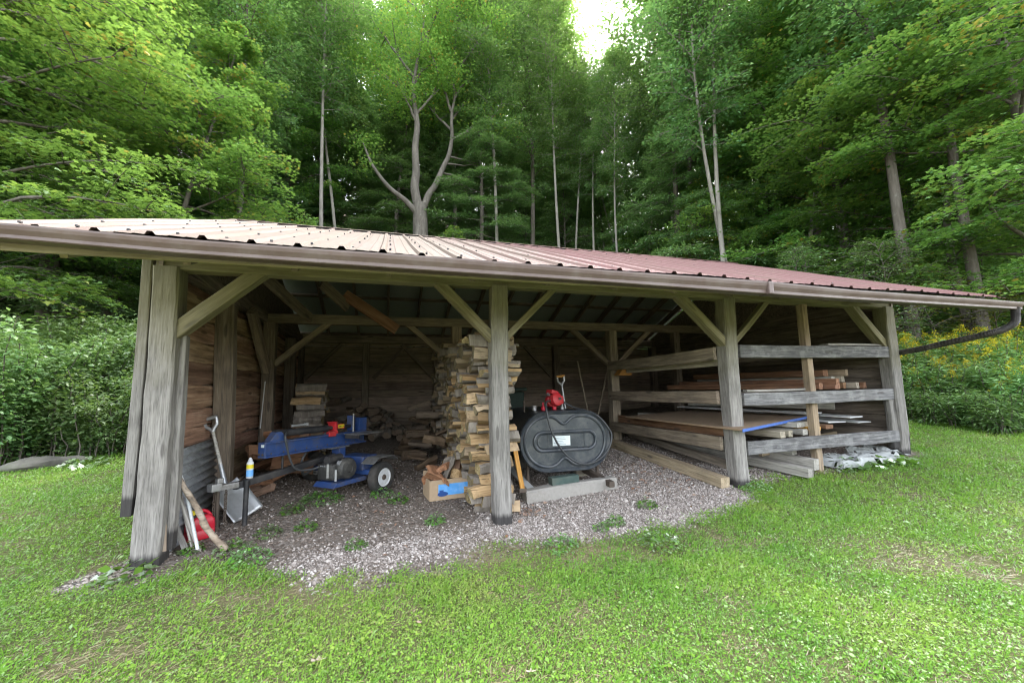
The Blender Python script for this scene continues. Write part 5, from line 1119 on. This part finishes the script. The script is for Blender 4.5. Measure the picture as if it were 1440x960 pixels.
T(MA2,395,23,1.0,3.,'maple filling the gap between the left maples and the two slim pale trunks')
T(HE[0],672,21,1.0,1.,'dark hemlock just right of the forked tree')
T(FA[0],750,23,1.0,2.2,'tall straight tree behind the dark hemlock, above the middle of the roof')
T(FA[1],795,21,.86,.0,'pale leaning tree, left one of the group under the bright sky gap')
T(FA[3],812,23,.72,3.9,'slender pale tree in the middle of the group under the bright sky gap')
T(FA[1],842,22,.66,2.0,'slender pale tree at the right of the group under the bright sky gap')
T(HE[1],925,23,1.2,0.,'hazy dark hemlock right of the sky gap')
T(FA[2],960,22,.95,4.,'tall dense tree rising right of the sky gap')
T(FA[1],1034,16,.9,1.2,'twin trunk tree above the right half of the roof, the front stem')
T(FA[3],1047,16.6,.9,2.6,'twin trunk tree above the right half of the roof, the slimmer rear stem')
T(MA3,1010,17.5,.75,1.3,'small maple with a low pale bough above the right half of the roof')
T(MA2,1165,20,1.0,5.,'tall spreading maple over the right part of the roof')
T(MA1,1290,17.5,.92,2.2,'broad maple with a thick straight trunk behind the right end of the roof')
T(MA1,1470,15.,.9,4.2,'big maple at the right edge of the picture with yellowing leaf tips')
T(MA3,1400,15.5,.95,.7,'leaning maple with a bent trunk above the drain pipe end')
T(SA,1150,14.5,.85,.3,'pale leaved sapling just above the right half of the roof')
T(SA,1225,14.,.8,1.8,'pale leaved sapling close to the right end of the ridge')
T(SB,640,18.5,.75,.9,'low bright sapling at the ridge right of the forked tree')
T(SB,420,16.,.75,2.9,'low bright sapling at the ridge below the two slim pale trunks')
T(HE[1],560,22,1.1,2.,'dark hemlock behind the forked tree')
T(HE[1],330,22,1.1,.5,'dark hemlock in the shade behind the left maples')
T(HE[0],1110,24,1.0,3.5,'dark hemlock behind the tall spreading maple on the right')
T(HE[1],1370,21,1.2,4.5,'dark hemlock in the shade beyond the drain pipe')
T(HE[1],60,19,1.1,3.1,'dark hemlock in the shade beyond the left bushes')
TK=make_proto('forest_tree',*gen_tree(71,20,.42,3.4,50,9,46,.15,LEAF4,'tall',.17,lean=.3),'bark','leaf')
T(TK,1283,14.6,.95,.4,'thick straight brown trunk rising close behind the right end of the roof')
T(TK,1388,15.2,.85,2.4,'thick leaning brown trunk above the drain pipe elbow')
T(TK,965,19,.95,4.1,'thick brown trunk in the dark wood right of the sky gap')
T(FA[3],1120,18,.9,5.1,'slim pale trunk in the dark wood over the right half of the roof')
T(FA[1],700,20,.95,5.5,'slim pale trunk right of the forked tree in front of the dark hemlock')
T(FA[1],880,20,.66,.8,'slim pale trunk standing below the right edge of the sky gap')
T(TK,640,22,.9,1.4,'brown trunk standing right behind the forked tree')
T(TK,330,18,.85,3.3,'thick brown trunk in the shade between the left maples')
# the deep wood: ranks of individual trees up the slope
frn=random.Random(3); pool=[(FA[0],'tall straight tree deep in the wood on the slope'),(FA[1],'slim pale trunked tree deep in the wood on the slope'),(FA[2],'tall thick crowned tree deep in the wood on the slope'),(FA[3],'slender leaning tree deep in the wood on the slope'),(HE[0],'dark hemlock deep in the wood on the slope'),(HE[1],'short dark hemlock deep in the wood on the slope')]
for dist,n,off in ((26,19,0),(31,22,.5),(37,24,.2)):
    for i in range(n):
        px=-330+(i+off+frn.uniform(-.3,.3))*(2100/n)
        a_=math.atan((px-720)/FPX)+.2961; dd=dist+frn.uniform(-2,2); x=CAM[0]+dd*math.sin(a_); y=CAM[1]+dd*math.cos(a_)
        if 775<px<905 and dist<40 and frn.random()<.75: continue
        pr,lab=pool[frn.choice([0,1,2,3,0,2,4,5])]
        place(pr,x,y,frn.uniform(.9,1.12)*(1+.1*(dist>30)),frn.uniform(0,6.28),lab,group='trees deep in the wood')
for dist,n,off in ((24.5,17,.3),(29,20,.0),(34,22,.6)):
    for i in range(n):
        px=-330+(i+off+frn.uniform(-.3,.3))*(2100/n); a_=math.atan((px-720)/FPX)+.2961; dd=dist+frn.uniform(-1.5,1.5)
        k=frn.choice([0,1,2,3]); k=frn.choice([0,1,0,1,k]); pr=(LB+HE)[k]; gap=0
        place(pr,CAM[0]+dd*math.sin(a_),CAM[1]+dd*math.cos(a_),frn.uniform(.6,.8)*(.75 if gap else 1),frn.uniform(0,6.28),['low branched leafy tree filling the wood behind the shed','tall leafy tree filling the wood behind the shed','dark hemlock filling the wood behind the shed','short hemlock filling the wood behind the shed'][k],group='trees filling the wood')
for px,dd,k,s in ((742,26,0,.75),(775,28,1,.7),(806,27,0,.7),(838,29,1,.68),(768,33,0,.9),(815,34,1,.8),(790,38,0,.95),(860,32,0,.7),(735,31,1,.8)):
    T(LB[k],px,dd,s,px*.7,'leafy tree low behind the slender pale trunks under the sky gap',group='leafy trees under the sky gap')
for px,dd,k,s,lab in ((818,30,0,.72,'thin topped tree standing in the left of the sky gap'),(845,31,3,.62,'pale thin tree standing in the middle of the sky gap'),(872,30,2,.60,'round topped tree at the right of the sky gap'),(898,29,1,.88,'pale slim tree closing the right side of the sky gap'),(790,32,2,.82,'round topped tree at the left side of the sky gap'),(858,26,0,.66,'short full tree low under the sky gap'),(885,25,3,.72,'short pale tree low under the sky gap')):
    T(FA[k],px,dd,s,px*.3,lab)
for px,dd,k,s,lab in ((598,24,0,1.05,'dark hemlock standing between the two stems of the forked tree'),(630,26,0,1.1,'dark hemlock behind the right stem of the forked tree'),(552,25.5,0,1.0,'dark hemlock behind the low left limb of the forked tree'),(500,24,1,1.1,'short hemlock between the two pale trunks and the forked tree')):
    T(HE[k],px,dd,s,px*.31,lab)
# side trees that close the wood left and right
for i,(x,y,pr,lab) in enumerate(((-10.5,9,MA2,'maple at the far left edge of the wood, nearer rank'),(-13.,5.,FA[0],'tall tree at the far left edge of the wood'),(17,5.5,MA2,'maple at the far right edge of the wood behind the goldenrod'),(19,10,FA[2],'tall tree at the far right edge of the wood'),(14.5,9.5,HE[0],'dark hemlock behind the goldenrod at the right edge'),(-8,12,HE[0],'dark hemlock left of the shed behind the bushes'))):
    place(pr,x,y,1.,i*1.1,lab,group=GS)
# understory along the edge of the wood, deep shade
for i in range(26):
    a_=-1.0+2.45*i/25+frn.uniform(-.03,.03); dd=frn.uniform(17.5,24); x=CAM[0]+dd*math.sin(a_); y=CAM[1]+dd*math.cos(a_)
    if y<8.3: continue
    place(frn.choice([SA,SB,SA]),x,y,frn.uniform(.5,.9),frn.uniform(0,6),'leafy understory sapling at the edge of the wood','sapling',group='understory saplings behind the shed')
# ------------------------------------------------------------------ brambles on the left
def gen_bush(seed,H,R,ns,nleaf,lsize,tmpl,flower=False,spread=.5):
    r=np.random.default_rng(seed); paths=[];LP=[];LT=[];LN=[];LS=[];LV=[];FP=[]
    for i in range(ns):
        a=r.uniform(0,6.28); q0=math.sqrt(r.random())*R*.7; o=np.array([q0*math.cos(a),q0*math.sin(a),-.05]); a2=a+r.normal(0,.7); hh=H*r.uniform(.6,1.05); out=R*spread*r.uniform(.2,1.)
        q=np.linspace(0,1,8); P=o+np.stack([math.cos(a2)*out*q**1.6,math.sin(a2)*out*q**1.6,hh*(q-.22*(spread)*q**3)],1)+r.normal(0,.02,(8,3))
        paths.append((P,np.linspace(.012,.004,8)))
        n=int(nleaf*hh); v=r.uniform(.12,1.,n)**.8; pos=np.stack([np.interp(v,q,P[:,k]) for k in range(3)],1)
        la=r.uniform(0,6.28,n); d=r.uniform(.02,.30 if not flower else .1,n)*(1.1-.5*v); pos+=np.stack([np.cos(la)*d,np.sin(la)*d,r.normal(0,.05,n)],1)
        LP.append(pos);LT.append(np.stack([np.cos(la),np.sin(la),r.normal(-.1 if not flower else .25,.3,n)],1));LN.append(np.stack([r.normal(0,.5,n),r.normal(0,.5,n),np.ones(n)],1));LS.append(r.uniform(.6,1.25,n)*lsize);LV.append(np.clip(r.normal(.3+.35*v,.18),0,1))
        if flower and r.random()<flower:
            m_=90; t=r.random(m_); fa=r.uniform(0,6.28,m_); rad=.17*(1-t)+.02; FP.append(P[-1]+np.stack([np.cos(fa)*rad*r.random(m_),np.sin(fa)*rad*r.random(m_),-.06+.16*t],1))
    tm=tubes(paths,'stems',5); nl_=sum(len(q) for q in LP)
    if FP:
        FP=np.concatenate(FP); nf=len(FP); LP.append(FP); LT.append(r.normal(0,1,(nf,3))); LN.append(r.normal(0,1,(nf,3))+np.array([0,0,.6])); LS.append(r.uniform(.03,.055,nf)); LV.append(r.random(nf)); tw=np.array([(0,0,0),(.42,.27,.06),(1,0,-.12),(.42,-.27,.06)])
    lm=leaves('foliage',np.concatenate(LP),np.concatenate(LT),np.concatenate(LN),np.concatenate(LS),tmpl,np.concatenate(LV))
    if len(FP): lm.polygons.foreach_set('material_index',np.r_[np.zeros(nl_,np.int32),np.ones(len(lm.polygons)-nl_,np.int32)])
    return tm,lm,len(FP)>0
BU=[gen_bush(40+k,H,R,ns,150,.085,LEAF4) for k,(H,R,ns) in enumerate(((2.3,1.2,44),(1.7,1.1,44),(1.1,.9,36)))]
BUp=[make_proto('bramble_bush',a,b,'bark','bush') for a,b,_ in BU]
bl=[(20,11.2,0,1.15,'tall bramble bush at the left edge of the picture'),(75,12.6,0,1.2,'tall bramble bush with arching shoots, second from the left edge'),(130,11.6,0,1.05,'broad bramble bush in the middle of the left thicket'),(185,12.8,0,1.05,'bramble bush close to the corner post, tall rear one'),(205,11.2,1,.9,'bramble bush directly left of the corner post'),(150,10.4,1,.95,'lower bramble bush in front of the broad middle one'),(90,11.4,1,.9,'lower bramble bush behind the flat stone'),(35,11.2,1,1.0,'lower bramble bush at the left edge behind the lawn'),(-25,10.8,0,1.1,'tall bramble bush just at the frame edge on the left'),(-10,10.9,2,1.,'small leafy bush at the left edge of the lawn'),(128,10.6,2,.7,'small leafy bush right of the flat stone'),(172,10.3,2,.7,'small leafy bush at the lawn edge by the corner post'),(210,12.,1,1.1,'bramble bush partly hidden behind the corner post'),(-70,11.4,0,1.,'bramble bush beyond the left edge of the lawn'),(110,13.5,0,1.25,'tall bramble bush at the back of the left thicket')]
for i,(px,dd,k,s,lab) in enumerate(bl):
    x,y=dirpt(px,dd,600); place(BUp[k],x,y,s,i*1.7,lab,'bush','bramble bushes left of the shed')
# ------------------------------------------------------------------ goldenrod on the right
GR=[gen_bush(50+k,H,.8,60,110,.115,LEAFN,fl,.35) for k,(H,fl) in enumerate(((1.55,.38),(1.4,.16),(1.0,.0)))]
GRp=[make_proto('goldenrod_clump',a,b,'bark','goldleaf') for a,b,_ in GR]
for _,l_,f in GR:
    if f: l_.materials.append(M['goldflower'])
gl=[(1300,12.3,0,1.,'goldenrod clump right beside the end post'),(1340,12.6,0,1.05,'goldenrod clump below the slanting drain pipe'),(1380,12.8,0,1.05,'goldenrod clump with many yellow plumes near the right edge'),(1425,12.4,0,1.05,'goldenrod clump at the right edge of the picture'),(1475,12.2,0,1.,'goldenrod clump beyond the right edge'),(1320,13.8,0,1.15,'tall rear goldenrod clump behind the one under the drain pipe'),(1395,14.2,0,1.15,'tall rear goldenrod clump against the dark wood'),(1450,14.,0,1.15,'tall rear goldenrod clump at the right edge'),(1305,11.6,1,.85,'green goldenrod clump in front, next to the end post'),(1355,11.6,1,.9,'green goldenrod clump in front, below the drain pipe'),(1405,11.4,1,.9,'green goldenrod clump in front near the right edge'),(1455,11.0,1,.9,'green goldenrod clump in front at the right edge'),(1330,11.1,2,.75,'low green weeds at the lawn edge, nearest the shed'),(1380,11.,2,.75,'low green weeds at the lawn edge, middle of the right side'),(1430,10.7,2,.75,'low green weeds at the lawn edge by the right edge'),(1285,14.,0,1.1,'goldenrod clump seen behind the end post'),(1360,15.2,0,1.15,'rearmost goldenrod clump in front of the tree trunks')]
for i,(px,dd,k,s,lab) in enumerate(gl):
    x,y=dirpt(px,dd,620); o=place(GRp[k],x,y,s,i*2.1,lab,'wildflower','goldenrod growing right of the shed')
# yellowing shrub seen under the right eave
tm,lm=gen_tree(61,3.4,.2,1.3,24,7,30,.10,LEAF4,'broad',.03); YS=make_proto('shrub',tm,lm,'bark','yleaf')
T(YS,1287,14.6,1.0,.3,'yellowing shrub framed between end post and drain pipe',cat='shrub'); 
T(YS,1400,15.5,.8,1.3,'orange tinged shrub behind the drain pipe elbow',cat='shrub')
# ================================================================== light
w=bpy.data.worlds.new("World"); sc.world=w; w.use_nodes=True; nt=w.node_tree; nt.nodes.clear()
SE,SR=R_(50),R_(46)
sky=nt.nodes.new('ShaderNodeTexSky'); sky.sky_type='NISHITA'; sky.sun_disc=False; sky.sun_elevation=SE; sky.sun_rotation=SR; sky.air_density=1.; sky.dust_density=4.; sky.ozone_density=1.
hs_=nt.nodes.new('ShaderNodeHueSaturation'); hs_.inputs['Saturation'].default_value=.32
bg=nt.nodes.new('ShaderNodeBackground'); bg.inputs['Strength'].default_value=.15; ow=nt.nodes.new('ShaderNodeOutputWorld')
nt.links.new(sky.outputs[0],hs_.inputs['Color']); nt.links.new(hs_.outputs[0],bg.inputs['Color']); nt.links.new(bg.outputs[0],ow.inputs['Surface'])
ld=bpy.data.lights.new('sun','SUN'); ld.energy=1.3; ld.angle=R_(9); ld.color=(1,.95,.86); lo=bpy.data.objects.new('sun',ld); COL.objects.link(lo)
sd_=Vector((math.sin(SR)*math.cos(SE),math.cos(SR)*math.cos(SE),math.sin(SE))); lo.rotation_euler=sd_.to_track_quat('Z','Y').to_euler(); lo.location=(0,0,40)
vs=sc.view_settings; sc.display_settings.display_device='sRGB'; vs.view_transform='Standard'; vs.look='None'; vs.gamma=1; vs.use_curve_mapping=False; vs.exposure=3.6
cy=sc.cycles; cy.filter_width=1.15;  cy.max_bounces=8; cy.diffuse_bounces=5; cy.glossy_bounces=2; cy.transmission_bounces=4; cy.use_denoising=True; cy.use_adaptive_sampling=False
